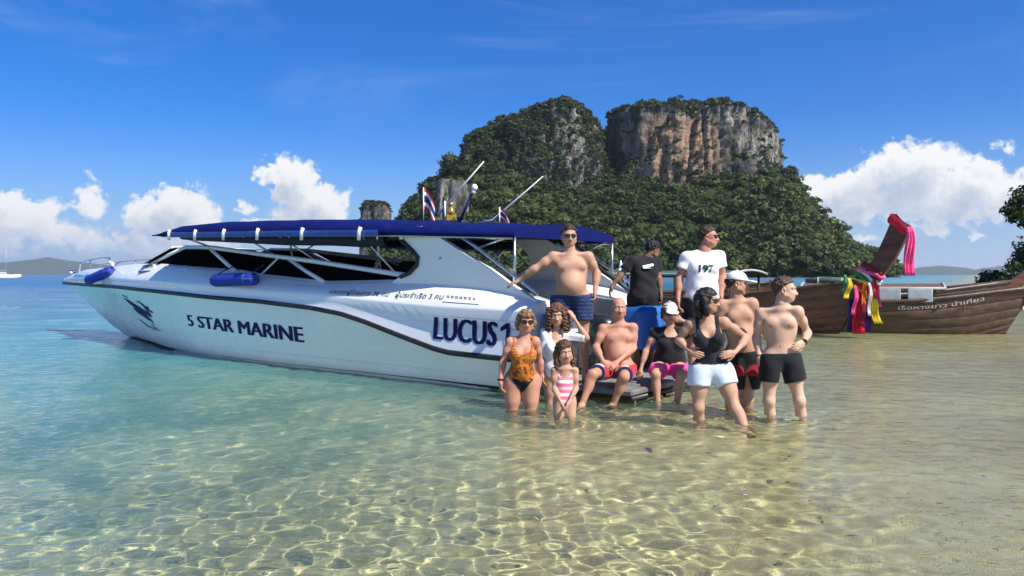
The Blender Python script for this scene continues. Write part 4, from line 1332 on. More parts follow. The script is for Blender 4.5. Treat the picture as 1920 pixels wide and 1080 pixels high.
class Field:
    """smooth union of rounded cones and ellipsoids on a regular grid, turned into one closed surface"""
    def __init__(self, h):
        self.h = h; self.p = []
    def cone(self, a, b, ra, rb, k=.03, flat=None, op='+', clip=None):
        self.p.append(('c', np.array(a, float), np.array(b, float), ra, rb, k, flat, op, clip)); return self
    def ell(self, c, r, R=None, k=.03, op='+', clip=None):
        r = np.array([r] * 3 if np.isscalar(r) else r, float)
        self.p.append(('e', np.array(c, float), r, np.eye(3) if R is None else np.array(R, float), 0, k, None, op, clip)); return self
    def eval(self, inflate=0.0, cuts=(), wrinkle=0.0, pad=.05, wfreq=22):
        lo = np.full(3, 1e9); hi = -lo
        bbs = []
        for q in self.p:
            if q[0] == 'c':
                r = max(q[3], q[4]); a = np.minimum(q[1], q[2]) - r; b = np.maximum(q[1], q[2]) + r
            else:
                r = q[2].max(); a = q[1] - r; b = q[1] + r
            bbs.append((a, b))
            if q[7] == '+':
                lo = np.minimum(lo, a); hi = np.maximum(hi, b)
        lo = lo - pad - inflate; hi = hi + pad + inflate
        h = self.h
        n = np.ceil((hi - lo) / h).astype(int) + 1
        F = np.full(n, .25)
        ax = [lo[i] + h * np.arange(n[i]) for i in range(3)]
        for q, (a, b) in zip(self.p, bbs):
            k = q[5]; m = k + inflate + .025
            i0 = np.maximum(((a - m - lo) / h).astype(int), 0); i1 = np.minimum(((b + m - lo) / h).astype(int) + 2, n)
            if np.any(i1 <= i0): continue
            sl = tuple(slice(i0[i], i1[i]) for i in range(3))
            X, Y, Z = np.meshgrid(*[ax[i][sl[i]] for i in range(3)], indexing='ij')
            P = np.stack([X, Y, Z], -1)
            if q[0] == 'c':
                A, B, ra, rb, flat = q[1], q[2], q[3], q[4], q[6]
                ba = B - A; L2 = max(ba @ ba, 1e-9)
                pa = P - A
                if flat is not None:
                    ax_, f_ = flat
                    comp = pa @ ax_
                    pa = pa + (comp * (f_ - 1))[..., None] * ax_
                t = np.clip((pa @ ba) / L2, 0, 1)
                d = np.linalg.norm(pa - t[..., None] * ba, axis=-1) - (ra + (rb - ra) * t)
            else:
                c, r, R = q[1], q[2], q[3]
                l = (P - c) @ R.T
                k0 = np.linalg.norm(l / r, axis=-1); k1 = np.linalg.norm(l / (r * r), axis=-1)
                d = np.where(k1 > 1e-9, k0 * (k0 - 1) / np.maximum(k1, 1e-9), -r.min())
            d = d - inflate
            if q[8] is not None:
                for (cp, cn) in q[8]:
                    d = np.maximum(d, (P - cp) @ cn)
            o = F[sl]
            if q[7] == '+':
                hh = np.maximum(k - np.abs(o - d), 0) / k
                F[sl] = np.minimum(o, d) - hh * hh * k / 4
            else:
                d = -d
                hh = np.maximum(k - np.abs(o - d), 0) / k
                F[sl] = np.maximum(o, d) + hh * hh * k / 4
        if wrinkle or cuts:
            X, Y, Z = np.meshgrid(*ax, indexing='ij')
            P = np.stack([X, Y, Z], -1)
            if wrinkle:
                f = wfreq
                w = np.sin(f * (X * .8 + Z * .9 + .12 * np.sin(9 * Y + 6 * Z))) * np.sin(f * .62 * (Z * .55 - X + .1 * np.sin(11 * X + 5 * Z)) + 1.3) + .6 * np.sin(f * 1.7 * (Z + .35 * X + .3 * Y) + 2 * np.sin(7 * X))
                F = F + wrinkle * w
            for cut in cuts:
                if callable(cut):
                    F = np.maximum(F, cut(P))
                else:
                    F = np.maximum(F, (P - np.asarray(cut[0])) @ unit(cut[1]))
        return F, lo
    def surf(self, **kw):
        F, lo = self.eval(**kw)
        return nets(F, lo, self.h)

def nets(F, lo, h):
    F = F.copy(); 
    for a in range(3):
        ix_ = [slice(None)] * 3
        for e in (0, -1):
            ix_[a] = e; F[tuple(ix_)] = np.maximum(F[tuple(ix_)], 1e-3)
    n = np.array(F.shape) - 1
    S = F < 0
    c = [F[dx:dx + n[0], dy:dy + n[1], dz:dz + n[2]] for dx in (0, 1) for dy in (0, 1) for dz in (0, 1)]
    s = [x < 0 for x in c]
    cnt = sum(x.astype(np.int8) for x in s)
    act = (cnt > 0) & (cnt < 8)
    idx = np.full(n, -1, np.int64); ijk = np.argwhere(act); idx[act] = np.arange(len(ijk))
    cv = np.stack([x[act] for x in c], 1)
    off = np.array([(dx, dy, dz) for dx in (0, 1) for dy in (0, 1) for dz in (0, 1)], float)
    acc = np.zeros((len(ijk), 3)); num = np.zeros(len(ijk))
    for a in range(8):
        for b in range(a + 1, 8):
            if abs(off[a] - off[b]).sum() != 1: continue
            va, vb = cv[:, a], cv[:, b]
            x = (va < 0) != (vb < 0)
            t = np.where(x, va / np.where(x, va - vb, 1), 0)
            acc += np.where(x[:, None], off[a] + (off[b] - off[a]) * t[:, None], 0); num += x
    V = lo + (ijk + acc / num[:, None]) * h
    Q = []
    for a in range(3):
        b, c_ = (a + 1) % 3, (a + 2) % 3
        sl0 = [slice(None)] * 3; sl1 = [slice(None)] * 3
        sl0[a] = slice(0, -1); sl1[a] = slice(1, None)
        e = S[tuple(sl0)] != S[tuple(sl1)]
        p = np.argwhere(e)
        p = p[(p[:, b] > 0) & (p[:, c_] > 0) & (p[:, b] < n[b]) & (p[:, c_] < n[c_])]
        if not len(p): continue
        d1 = np.zeros(3, int); d1[b] = 1; d2 = np.zeros(3, int); d2[c_] = 1
        g = lambda q: idx[q[:, 0], q[:, 1], q[:, 2]]
        q = np.stack([g(p - d1 - d2), g(p - d2), g(p), g(p - d1)], 1)
        ins = S[p[:, 0], p[:, 1], p[:, 2]]
        q[~ins] = q[~ins][:, ::-1]
        Q.append(q)
    Q = np.concatenate(Q); Q = Q[(Q >= 0).all(1)]
    return V, Q

def smooth_mesh(V, Q, it=2, f=.5):
    for _ in range(it):
        A = np.zeros_like(V); N = np.zeros(len(V))
        for k in range(4):
            a, b = Q[:, k], Q[:, (k + 1) % 4]
            np.add.at(A, a, V[b]); np.add.at(A, b, V[a]); np.add.at(N, a, 1); np.add.at(N, b, 1)
        V = V + f * (A / np.maximum(N, 1)[:, None] - V)
    return V

# ------------------------------------------------------------------ materials for people
def skin(name, col, red=(.45, .13, .09)):
    if name in MATS: return MATS[name]
    m, w, out = new_mat(name)
    tc = w.n('ShaderNodeTexCoord').outputs['Object']
    n = w.noise(tc, 7, 5, .6); n2 = w.noise(tc, 2.2, 3, .5); n3 = w.noise(tc, 90, 2, .5)
    base = w.mix(w.rng(n2, .35, .7, 0, .30), col, (min(1, col[0] * 1.02), col[1] * .84, col[2] * .78))
    base = w.mix(w.rng(n, .3, .75, 0, .32), base, tuple(c * .72 for c in col))
    mk = w.n('ShaderNodeAttribute', attribute_name='marks')
    base = w.mix(mk.outputs['Alpha'], base, mk.outputs['Color'])
    principled(w, out, Base_Color=base, Roughness=.58, Specular_IOR_Level=.3, Subsurface_Weight=.05, Subsurface_Radius=(.02, .008, .004), Subsurface_Scale=.5, Normal=w.bump(n3, .12, .003))
    MATS[name] = m
    return m
def hair_mat(name, lo, hi):
    if name in MATS: return MATS[name]
    m, w, out = new_mat(name)
    tc = w.n('ShaderNodeTexCoord').outputs['Object']
    g = w.noise(w.scaled(tc, (60, 60, 8)), 1.0, 4, .65, .6); g2 = w.noise(w.scaled(tc, (14, 14, 5)), 1.0, 4, .6, .5)
    base = w.mix(w.rng(g, .3, .7), lo, hi); base = w.mix(w.rng(g2, .5, .75, 0, .7), base, tuple(c * .4 for c in lo))
    principled(w, out, Base_Color=base, Roughness=.5, Specular_IOR_Level=.35, Normal=w.bump(w.m('ADD', g, g2), .8, .012))
    MATS[name] = m
    return m
def cloth(name, col, var=.12, rough=.85, pattern=None):
    if name in MATS: return MATS[name]
    m, w, out = new_mat(name)
    tc = w.n('ShaderNodeTexCoord').outputs['Object']
    n = w.noise(tc, 5, 4, .6); f = w.noise(tc, 260, 2, .5); n2 = w.noise(tc, 24, 3, .6, .4)
    base = w.mix(w.rng(n, .3, .7), tuple(c * (1 - var) for c in col), tuple(min(1, c * (1 + var)) for c in col))
    if pattern: base = pattern(w, tc, base)
    principled(w, out, Base_Color=base, Roughness=rough, Specular_IOR_Level=.25, Sheen_Weight=.1, Normal=w.bump(w.m('ADD', w.m('MULTIPLY', f, .15), n2), .35, .008))
    MATS[name] = m
    return m
def pat_orange(w, tc, base):
    n = w.noise(tc, 15, 4, .65, 1.2); n2 = w.noise(tc, 60, 3, .6, .8)
    b = w.ramp(n, [(.36, (.05, .010, .004)), (.45, (.32, .065, .007)), (.55, (.55, .17, .015)), (.66, (.13, .022, .006))])
    return w.mix(w.rng(n2, .55, .68, 0, .8), b, (.80, .48, .10))
def pat_pink(w, tc, base):
    s = w.n('ShaderNodeSeparateXYZ'); w.set(s.inputs[0], tc)
    st = w.m('SINE', w.m('MULTIPLY', s.outputs[2], 105))
    n = w.noise(tc, 38, 3, .6)
    b = w.mix(w.rng(st, -.15, .15), (.80, .16, .26), (.82, .52, .58))
    b = w.mix(w.rng(n, .56, .64, 0, .9), b, (.75, .28, .12))
    return w.mix(w.rng(w.m('SINE', w.m('MULTIPLY_ADD', s.outputs[2], 52, 1.0)), .75, .9), b, (.85, .80, .78))
def pat_navy(w, tc, base):
    s = w.n('ShaderNodeSeparateXYZ'); w.set(s.inputs[0], tc)
    st = w.m('SINE', w.m('MULTIPLY', s.outputs[2], 150))
    n = w.noise(tc, 40, 3, .6)
    return w.mix(w.m('MULTIPLY', w.rng(st, .5, .8), w.rng(n, .42, .55)), base, (.045, .075, .17))
def pat_denim(w, tc, base):
    n = w.noise(w.scaled(tc, (150, 150, 40)), 1, 3, .6)
    return w.mix(w.rng(n, .4, .65), base, tuple((.62, .70, .76)))

BLACKC = cloth("black_cotton", (.010, .010, .012), .2)
SHADES = mat("dark_lens", (.006, .006, .008), .06, .1, spec=.7)

def head_frame(f, tilt=0.0, roll=0.0):
    f = unit(f); up = np.array([0, 0, 1.0])
    r = unit(np.cross(f, up)); u = np.cross(r, f)
    ct, st = math.cos(tilt), math.sin(tilt)          # tilt > 0 looks down
    f2 = f * ct - u * st; u2 = u * ct + f * st
    cr, sr = math.cos(roll), math.sin(roll)
    r2 = r * cr + u2 * sr; u3 = u2 * cr - r * sr
    return np.array([r2, f2, u3])                    # rows: right, forward, up

class Person:
    def __init__(self, label, d, group, sk, build=None, **opt):
        self.d = d; self.label = label; self.sk = sk; self.o = opt
        self.b = dict(fat=1.0, bust=0.0, belly=0.0, arm=1.0, leg=1.0, head=.232, pec=1.0, hip=1.0)
        self.b.update(build or {})
        self.b['head'] *= .965
        self.j = {}
        self.group = group
    def at(self, px, py, dd=0.0):
        y = self.d + dd
        return np.array([(px - 960) / 1500 * y, y, CAM_H + (515 - py) / 1500 * y])
    def joints(self, **kw):
        for k, v in kw.items():
            self.j[k] = self.at(*v)
        return self
    def build(self):
        j, b = self.j, self.b
        self.origin = np.array([(j['hipL'][0] + j['hipR'][0]) / 2, (j['hipL'][1] + j['hipR'][1]) / 2, self.o.get('base', 0.0)])
        for k in j: j[k] = j[k] - self.origin
        self.root = thing("person", self.label, self.o.get('cat', 'person'), tuple(self.origin), 0, self.group)
        hc = (j['hipL'] + j['hipR']) / 2; sc = (j['shL'] + j['shR']) / 2; nk = j['neck']
        up = unit(sc - hc); rt = unit(j['shR'] - j['shL']); rt = unit(rt - up * (rt @ up)); fw = np.cross(rt, up)     # R is the image-right side
        if self.o.get('back'): fw = -fw
        rth = unit(j['hipR'] - j['hipL']); 
        self.up, self.rt, self.fw, self.hc, self.sc = up, rt, fw, hc, sc
        T = np.array([rt, fw, up]); self.T = T
        Ltor = np.linalg.norm(sc - hc); ws = np.linalg.norm(j['shR'] - j['shL']) / 2; wh = np.linalg.norm(j['hipR'] - j['hipL']) / 2
        fat = b['fat']; self.Ltor, self.ws, self.wh = Ltor, ws, wh
        sc_ = Ltor / .46; self.scale = sc_
        P = lambda x, y, z: hc + rt * x + fw * y + up * z
        self.P = P
        B = Field(.0118 * max(.75, min(1, sc_)))
        # ---- torso
        dep = .105 * fat * sc_
        B.ell(P(0, 0, Ltor * .74), (ws * .81, dep * 1.02, Ltor * .33), T, .06)
        B.ell(P(0, .0, Ltor * .40), (ws * (.66 if b['bust'] else .73) * (.55 + .45 * fat), dep * .95, Ltor * .34), T, .07)
        B.ell(P(0, -.004, Ltor * .04), ((wh + .078 * sc_ * fat) * b['hip'], dep * 1.05, Ltor * .26), T, .07)
        if b['belly']:
            B.ell(P(0, .035 * sc_ + .03 * b['belly'], Ltor * .33), (ws * .68 * (.6 + .4 * fat), dep * .8 + .05 * b['belly'], Ltor * .30), T, .07)
        for s in (-1, 1):
            B.ell(P(s * wh * .75, -dep * .62, -.02 * sc_), (.075 * sc_ * fat, .07 * sc_ * fat, .085 * sc_), T, .05)
            if b['bust']:
                B.ell(P(s * ws * .46, dep * .88, Ltor * .68), (.064 * b['bust'], .066 * b['bust'], .07 * b['bust']), T, .035)
            elif b['pec']:
                B.ell(P(s * ws * .40, dep * .74, Ltor * .78), (ws * .42, (.026 * sc_ + .010) * b['pec'], Ltor * .13), T, .020)
                B.ell(P(s * ws * .66, -dep * .25, Ltor * .70), (ws * .24, dep * .7, Ltor * .25), T, .07)
        if not b['bust']:
            for s in (-1, 1):
                B.cone(nk - up * .035 * sc_ + fw * .045 + rt * s * .02, j['shR' if s > 0 else 'shL'] + up * .030 * sc_ + fw * .03, .012 * sc_, .010 * sc_, .022)
        # neck, shoulders
        hd = j['head']; H = b['head'] / .235
        nb = nk - up * .01
        r_n = .052 * H * (.9 + .1 * fat) * (1.08 if not b['bust'] else .92)
        B.cone(nb - up * .03, hd - up * .05 * H, r_n * 1.08, r_n, .035)
        for s, k in ((-1, 'shL'), (1, 'shR')):
            B.cone(nk - up * .035 * sc_ - fw * .02, j[k] + up * .004, .046 * sc_, .044 * sc_ * b['arm'], .045)
            B.ell(j[k] - up * .012, (.054 * sc_ * b['arm'], .056 * sc_ * b['arm'], .064 * sc_ * b['arm']), T, .035)
        # arms
        for s in 'LR':
            a, e, w_ = j['sh' + s], j['el' + s], j['wr' + s]
            q = sc_ * b['arm']
            B.cone(a, e, .047 * q, .036 * q, .03)
            B.ell(a + (e - a) * .45 + fw * .006, (.044 * q, .046 * q, .05 * q), None, .04)
            B.cone(e, w_, .038 * q, .0245 * q, .02)
            m_ = e + (w_ - e) * .28
            B.cone(e + (w_ - e) * .12, e + (w_ - e) * .42, .042 * q, .036 * q, .03)
        # legs
        for s in 'LR':
            h_, k_, a = j['hip' + s], j['kn' + s], j['an' + s]
            q = sc_ * b['leg']
            B.cone(h_, k_, .088 * q, .056 * q, .05)
            B.cone(h_ + (k_ - h_) * .15, h_ + (k_ - h_) * .5, .092 * q, .078 * q, .05)
            B.ell(k_ + fw * .008, .056 * q, None, .03)
            ax_ = unit(a - k_)
            bk = -unit(fw - ax_ * (fw @ ax_))
            B.cone(k_, a, .052 * q, .036 * q, .03)
            B.ell(k_ + (a - k_) * .30 + bk * .018, (.052 * q, .052 * q, .10 * q), head_frame(fw if abs(ax_[2]) > .5 else up), .04)
            ft = j.get('ft' + s)
            if ft is None: ft = a + unit(fw * [1, 1, 0] + rt * (.25 if s == 'R' else -.25) * [1, 1, 0]) * .17 * sc_ + np.array([0, 0, -.055])
            heel = a - unit((ft - a) * [1, 1, 0]) * .035 + np.array([0, 0, -.05 * sc_])
            B.cone(a, heel, .036 * q, .032 * q, .03)
            B.cone(a + (ft - a) * .15, ft, .036 * q, .026 * q, .03)
            tr_ = unit(np.cross(ft - a, [0, 0, 1]))
            for t_ in range(5):
                o_ = tr_ * (.026 - .013 * t_) * sc_ 
                B.cone(ft + o_, ft + o_ + unit((ft - a) * [1, 1, .3]) * (.05 - .006 * t_) * sc_, .0115 * sc_, .010 * sc_, .01)
        for c_ in self.o.get('extra', []): c_(B, self)
        V, Q = B.surf()
        V = smooth_mesh(V, Q, 1, .4)
        self.Bf = B
        VV, QQ, off = [V], [Q], len(V)
        # ---- head
        Hf = self.o['face']; R = head_frame(*Hf); self.R = R; self.H = H
        self.hp = lambda x, y, z: hd + H * (R[0] * x + R[1] * y + R[2] * z)
        hp = self.hp; f = Field(.0052)
        f.ell(hp(0, -.014, .034), np.array((.076, .096, .086)) * H, R, .03)
        f.ell(hp(0, .022, -.03), np.array((.061 * (.93 + .07 * fat), .070, .088)) * H, R, .03)
        f.ell(hp(0, .045, -.084), np.array((.038 * (.9 + .1 * fat), .036, .030)) * H, R, .03)
        f.cone(hp(0, .088, .004), hp(0, .107, -.036), .0075 * H, .0125 * H, .014)
        for s in (-1, 1):
            f.ell(hp(s * .013, .098, -.040), .0095 * H, None, .010)
            f.ell(hp(s * .040, .062, -.028), np.array((.024, .022, .022)) * H, R, .02)
            f.cone(hp(s * .055, .040, -.06), hp(s * .06, .0, -.05), .02 * H, .02 * H, .03)
            f.ell(hp(s * .079, -.006, -.006), np.array((.010, .021, .033)) * H, R, .006)
            f.ell(hp(s * .083, -.002, -.004), np.array((.006, .010, .018)) * H, R, .006, '-')
            f.cone(hp(s * .012, .090, .024), hp(s * .048, .076, .022), .010 * H, .009 * H, .014)
        for s in (-1, 1):
            f.ell(hp(s * .032, .100, .003), np.array((.017, .014, .011)) * H, R, .012, '-')
            f.ell(hp(s * .032, .076, .002), .0135 * H, None, .004)
        f.cone(hp(-.018, .087, -.058), hp(.018, .087, -.058), .0075 * H, .0075 * H, .008)
        f.cone(hp(-.015, .085, -.068), hp(.015, .085, -.068), .0085 * H, .0085 * H, .008)
        f.cone(hp(-.024, .096, -.0632), hp(.024, .096, -.0632), .0028 * H, .0028 * H, .004, op='-')
        f.cone(hp(0, -.02, -.05), hd + (nb - hd) * .8, r_n * 1.005, r_n * 1.04, .02)
        v, q_ = f.surf(pad=.02)
        self.Hfield = f
        VV.append(v); QQ.append(q_ + off); off += len(v)
        # ---- hands
        for s in 'LR':
            spec = self.o.get('hand' + s)
            if spec is None: continue
            v, q_ = self.hand(j['wr' + s], j['el' + s], s, **spec)
            VV.append(v); QQ.append(q_ + off); off += len(v)
        V = np.concatenate(VV); Q = np.concatenate(QQ)
        me = mesh_np("body", V, quads=Q)
        # lips, brows, eyes, nipples, navel: colour that stays with the skin
        C = np.zeros((len(V), 4), np.float32)
        def dab(c, r, col, a=1.0, R_=None):
            l = (V - c) @ (R if R_ is None else R_).T / np.asarray(r)
            k = np.clip((1.0 - np.linalg.norm(l, axis=1)) * 3, 0, 1) * a
            sel = k > C[:, 3]
            C[sel, :3] = col; C[sel, 3] = k[sel]
        dab(hp(0, .092, -.063), np.array((.030, .02, .014)) * H, self.o.get('lips', (.42, .12, .10)), .75)
        for s in (-1, 1):
            dab(hp(s * .032, .090, .024), np.array((.024, .03, .0065)) * H, self.o.get('brow', (.06, .035, .02)), .8)
            dab(hp(s * .032, .090, .002), np.array((.017, .03, .0075)) * H, (.62, .58, .54), 1)
            dab(hp(s * .032, .090, .0025), np.array((.0075, .03, .0085)) * H, (.02, .014, .01), 1)
        if not b['bust'] and self.o.get('bare', True):
            for s in (-1, 1):
                dab(P(s * ws * .50, dep * 1.02, Ltor * .72), (.016, .06, .014), (.30, .11, .085), .85, T)
            dab(P(0, dep * 1.0 + .05 * b['belly'], Ltor * .27), (.010, .08, .012), (.16, .07, .05), .8, T)
        at = me.attributes.new("marks", 'FLOAT_COLOR', 'POINT')
        at.data.foreach_set('color', C.ravel())
        self.body = link("body", me, self.sk, self.root)
        self.body.cycles.is_caustics_receiver = True
        return self
    def hand(self, wr, el, side, d=None, palm=None, curl=.5, spread=.0, flip=1):
        """d: wrist to knuckles, palm: the way the palm faces"""
        sc_ = self.scale * self.b['arm'] ** .3 * self.o.get('hand_scale', 1.0)
        d = unit(wr - el) if d is None else unit(d)
        n_ = unit(np.asarray(palm) - d * (np.asarray(palm) @ d)); l = np.cross(d, n_)
        if flip < 0: l = -l                                     # l points to the thumb side
        f = Field(.0046)
        Rm = np.array([l, d, n_])
        f.cone(el + (wr - el) * .9, wr + d * .02 * sc_, .0255 * sc_ * self.b['arm'], .023 * sc_, .02)
        f.ell(wr + d * .050 * sc_, np.array((.041, .053, .0155)) * sc_, Rm, .02)
        for k, (o, L_) in enumerate(((.031, .066), (.0105, .076), (-.0105, .070), (-.030, .055))):
            base = wr + (d * (.088 - .004 * abs(k - 1)) + l * o) * sc_
            L_ *= sc_
            dd = unit(d + l * (o * spread * 8))
            a1 = curl * .9; a2 = curl * 1.9; a3 = curl * 2.7
            p1 = base + (dd * math.cos(a1) + n_ * math.sin(a1)) * L_ * .45
            p2 = p1 + (dd * math.cos(a2) + n_ * math.sin(a2)) * L_ * .32
            p3 = p2 + (dd * math.cos(a3) + n_ * math.sin(a3)) * L_ * .25
            f.cone(base, p1, .0098 * sc_, .0090 * sc_, .006); f.cone(p1, p2, .0090 * sc_, .0082 * sc_, .004); f.cone(p2, p3, .0082 * sc_, .0070 * sc_, .004)
        tb = wr + (d * .030 + l * .030) * sc_
        t1 = tb + unit(d * .7 + l * .75 + n_ * .35 * (1 + curl)) * .036 * sc_
        t2 = t1 + unit(d * 1.0 + l * .25 + n_ * .5 * curl) * .030 * sc_
        f.cone(tb, t1, .0145 * sc_, .0115 * sc_, .010); f.cone(t1, t2, .0112 * sc_, .0082 * sc_, .004)
        return f.surf(pad=.02)
    # ---- clothes and hair: children of the person
    def cloth(self, name, field, material, label=None, sm=2, **kw):
        V, Q = field.surf(**kw)
        V = smooth_mesh(V, Q, sm, .5)
        o = link(name, mesh_np(name, V, quads=Q), material, self.root)
        if label: o['label'] = label
        return o
    def torso_field(self, h=.0085, z0=-.3, sleeves=0.0, legs=False):
        """the torso's own shapes again, for garments that follow it"""
        f = Field(h)
        n = 0
        for q in self.Bf.p:
            f.p.append(q); n += 1
            if n >= self.ntorso(): break
        return f
    def ntorso(self):
        n = 3 + (1 if self.b['belly'] else 0)
        n += 2 * (1 + (1 if self.b['bust'] else (2 if self.b['pec'] else 0)))
        return n
    def shirt(self, material, hem=-.02, neck=(.055, .02), infl=.012, sleeve=.0, scoop=None, strap=None, wrinkle=.0022, name="shirt", label=None, loose=0.0, armhole=None):
        f = self.torso_field(); P = self.P; L = self.Ltor; T = self.T; j = self.j; q = self.scale * self.b['arm']
        for k in ('shL', 'shR'):
            if strap is None:
                f.cone(j['neck'] - self.up * .04 * self.scale - self.fw * .015, j[k], .050 * self.scale, .048 * q, .04)
                f.ell(j[k] - self.up * .012, .058 * q, None, .03)
        if sleeve:
            for s in 'LR':
                a, e = j['sh' + s], j['el' + s]
                end = a + (e - a) * sleeve
                f.cone(a, a + (e - a) * min(1, sleeve + .1), .053 * q, (.056 if sleeve < .8 else .045) * q, .025, clip=[(end, unit(e - a))])
        if loose:
            f.ell(P(0, .01, L * .18), (self.ws * .78 + loose, .11 * self.b['fat'] * self.scale + loose * .6, L * .5), T, .08)
        zc = hem
        cuts = [(P(0, 0, zc), -self.up)]
        nk = j['neck']
        if scoop is None:
            cuts.append(lambda X: neck[0] - np.linalg.norm((X - (nk + self.up * neck[1])) * 1.0, axis=-1))
        else:
            w_, dz, zz = scoop                                # half width, depth of the neckline, where it starts
            def sc_cut(X):
                l = (X - self.hc) @ T.T
                front = l[..., 1] > -.2
                e = 1 - np.sqrt((l[..., 0] / w_) ** 2 + ((l[..., 2] - L * zz) / dz) ** 2)
                return np.where(front, e * min(w_, dz), -.1)
            cuts.append(sc_cut)
        if armhole:
            for k in ('shL', 'shR'):
                c = j[k] + self.up * armhole[1] + self.rt * (armhole[2] if k == 'shR' else -armhole[2])
                cuts.append(lambda X, c=c: armhole[0] - np.linalg.norm((X - c) * np.array([1.0, .55, .62]), axis=-1))
        if strap is not None:                                # tank top: nothing wider than the strap above the chest
            def st_cut(X):
                l = (X - self.hc) @ T.T
                return np.where(l[..., 2] > L * strap[1], np.abs(l[..., 0]) - strap[0], -.1)
            cuts.append(st_cut)
            for s_, k in ((-1, 'shL'), (1, 'shR')):
                f.cone(nk - self.up * .04 * self.scale - self.fw * .012, j[k] + self.up * .004, .049 * self.scale, .046 * q, .045)
        return self.cloth(name, f, material, label, inflate=infl, cuts=cuts, wrinkle=wrinkle)
    def shorts(self, material, frac=.5, waist=.08, flare=.018, infl=.010, name="shorts", label=None, wrinkle=.002, gap=None):
        P, L, T, j = self.P, self.Ltor, self.T, self.j
        def gapcut(X):
            l = (X - self.hc) @ T.T
            below = -gap * self.scale - l[..., 2]
            return np.where(below > 0, .003 + below * .20 - np.abs(l[..., 0]), -.1)
        f = Field(.0085); q = self.scale * self.b['leg']
        for p_ in self.Bf.p[1:self.ntorso()]:
            if p_[0] == 'e' and (p_[1] - self.hc) @ self.up < L * .45 and (self.b['belly'] == 0 or True): f.p.append(p_)
        for s in 'LR':
            h_, k_ = j['hip' + s], j['kn' + s]
            end = h_ + (k_ - h_) * frac
            ax_ = unit(k_ - h_)
            f.cone(h_, h_ + (k_ - h_) * (frac + .12), .098 * q, (.098 - .034 * frac) * q + flare, .045, clip=[(end, ax_)])
            f.cone(h_ + (k_ - h_) * .15, h_ + (k_ - h_) * .55, .096 * q, .082 * q, .05, clip=[(end, ax_)])
        return self.cloth(name, f, material, label, inflate=infl + .003, cuts=[(P(0, 0, L * waist), self.up)] + ([gapcut] if gap is not None else []), wrinkle=wrinkle)
    def briefs(self, material, waist=.2, infl=.006, cut=(.062, .80), name="swimsuit_bottom"):
        """high-cut swimsuit bottom"""
        P, L, j = self.P, self.Ltor, self.j
        f = Field(.0075)
        f.p = list(self.Bf.p[:self.ntorso()])
        q = self.scale * self.b['leg']
        for s in 'LR':
            h_, k_ = j['hip' + s], j['kn' + s]
            f.cone(h_, k_, .088 * q, .056 * q, .05); f.cone(h_ + (k_ - h_) * .15, h_ + (k_ - h_) * .5, .092 * q, .078 * q, .05)
        cuts = [(P(0, 0, L * waist), self.up), (P(0, 0, -.14 * self.scale), -self.up)]
        for s in (-1, 1):
            cuts.append((P(s * .022 * self.scale, 0, -.115 * self.scale), self.rt * s * cut[1] - self.up * (1 - cut[1] ** 2) ** .5))
        return self.cloth(name, f, material, inflate=infl, cuts=cuts)
    def leg_band(self, material, f0, f1, infl=.014, flare=.018, name="hem_band", sides='LR'):
        j = self.j; q = self.scale * self.b['leg']
        f = Field(.0085)
        for s in sides:
            h_, k_ = j['hip' + s], j['kn' + s]; ax_ = unit(k_ - h_)
            f.cone(h_, h_ + (k_ - h_) * (f1 + .12), .098 * q, (.098 - .034 * f1) * q + flare, .01, clip=[(h_ + (k_ - h_) * f1, ax_), (h_ + (k_ - h_) * f0, -ax_)])
        return self.cloth(name, f, material, inflate=infl)
    def hair_short(self, material, infl=.005, front=.078, name="hair", length=.020, seed=1, n=520, zmax=None):
        """close-cropped hair: a thin scalp and hundreds of short tufts swept back"""
        hp, R, H = self.hp, self.R, self.H
        f = Field(.0046)
        f.ell(hp(0, -.014, .034), np.array((.077, .097, .087)) * H, R, .03)
        f.ell(hp(0, -.045, -.02), np.array((.066, .058, .06)) * H, R, .03)
        rs = np.random.default_rng(seed)
        line = lambda y: front - (.085 - y) * (.30 if y > .045 else .30) - max(0, .045 - y) * .55
        for _ in range(n):
            v = unit(rs.normal(size=3))
            c = np.array((0, -.014, .034)) + v * np.array((.078, .098, .088))
            if zmax is not None and c[2] > zmax: continue
            if c[2] < line(c[1]) + .004 or (c[1] > .0 and c[2] < .03): continue
            d = unit(v * .42 + np.array((rs.normal() * .30, -.6 + rs.normal() * .25, .05 + rs.normal() * .25)))
            e = c + d * length * rs.uniform(.5, 1.1)
            f.cone(hp(*c), hp(*e), .0080 * H, .0035 * H, .006)
        def trim(X):
            l = (X - self.j['head']) @ R.T / H
            y = l[..., 1]
            ln = front - (.085 - y) * .30 - np.maximum(0, .045 - y) * .55
            edge = ln - l[..., 2] + .004 * np.sin(l[..., 0] * 190) + .003 * np.sin(l[..., 0] * 90 + 1)
            ear = np.where((y > .008) & (y < .06) & (l[..., 2] < .02), .01, -.1)
            if zmax is not None: edge = np.maximum(edge, l[..., 2] - zmax - .01)
            return np.maximum(edge, ear)
        return self.cloth(name, f, material, inflate=infl, cuts=[trim], pad=.03, sm=1)
    def hair_long(self, material, strands, name="hair", infl=.010, rough=.004, k=.018, fringe=.06, cap=True, hairline=.060, h=.0062, wfreq=90):
        """cap of hair plus falling locks; strands: list of paths in head coordinates with radii"""
        hp, R, H = self.hp, self.R, self.H
        f = Field(h)
        def keep(X):
            l = (X - self.j['head']) @ R.T / H
            face = (l[..., 1] > .018) & (l[..., 2] < hairline + .0 * l[..., 0]) & (np.abs(l[..., 0]) < .062)
            return np.where(face, .012, -.1)
        f.ell(hp(0, -.016, .036), np.array((.080, .100, .090)) * H, R, .03)
        f.ell(hp(0, -.045, -.03), np.array((.074, .062, .075)) * H, R, .03)
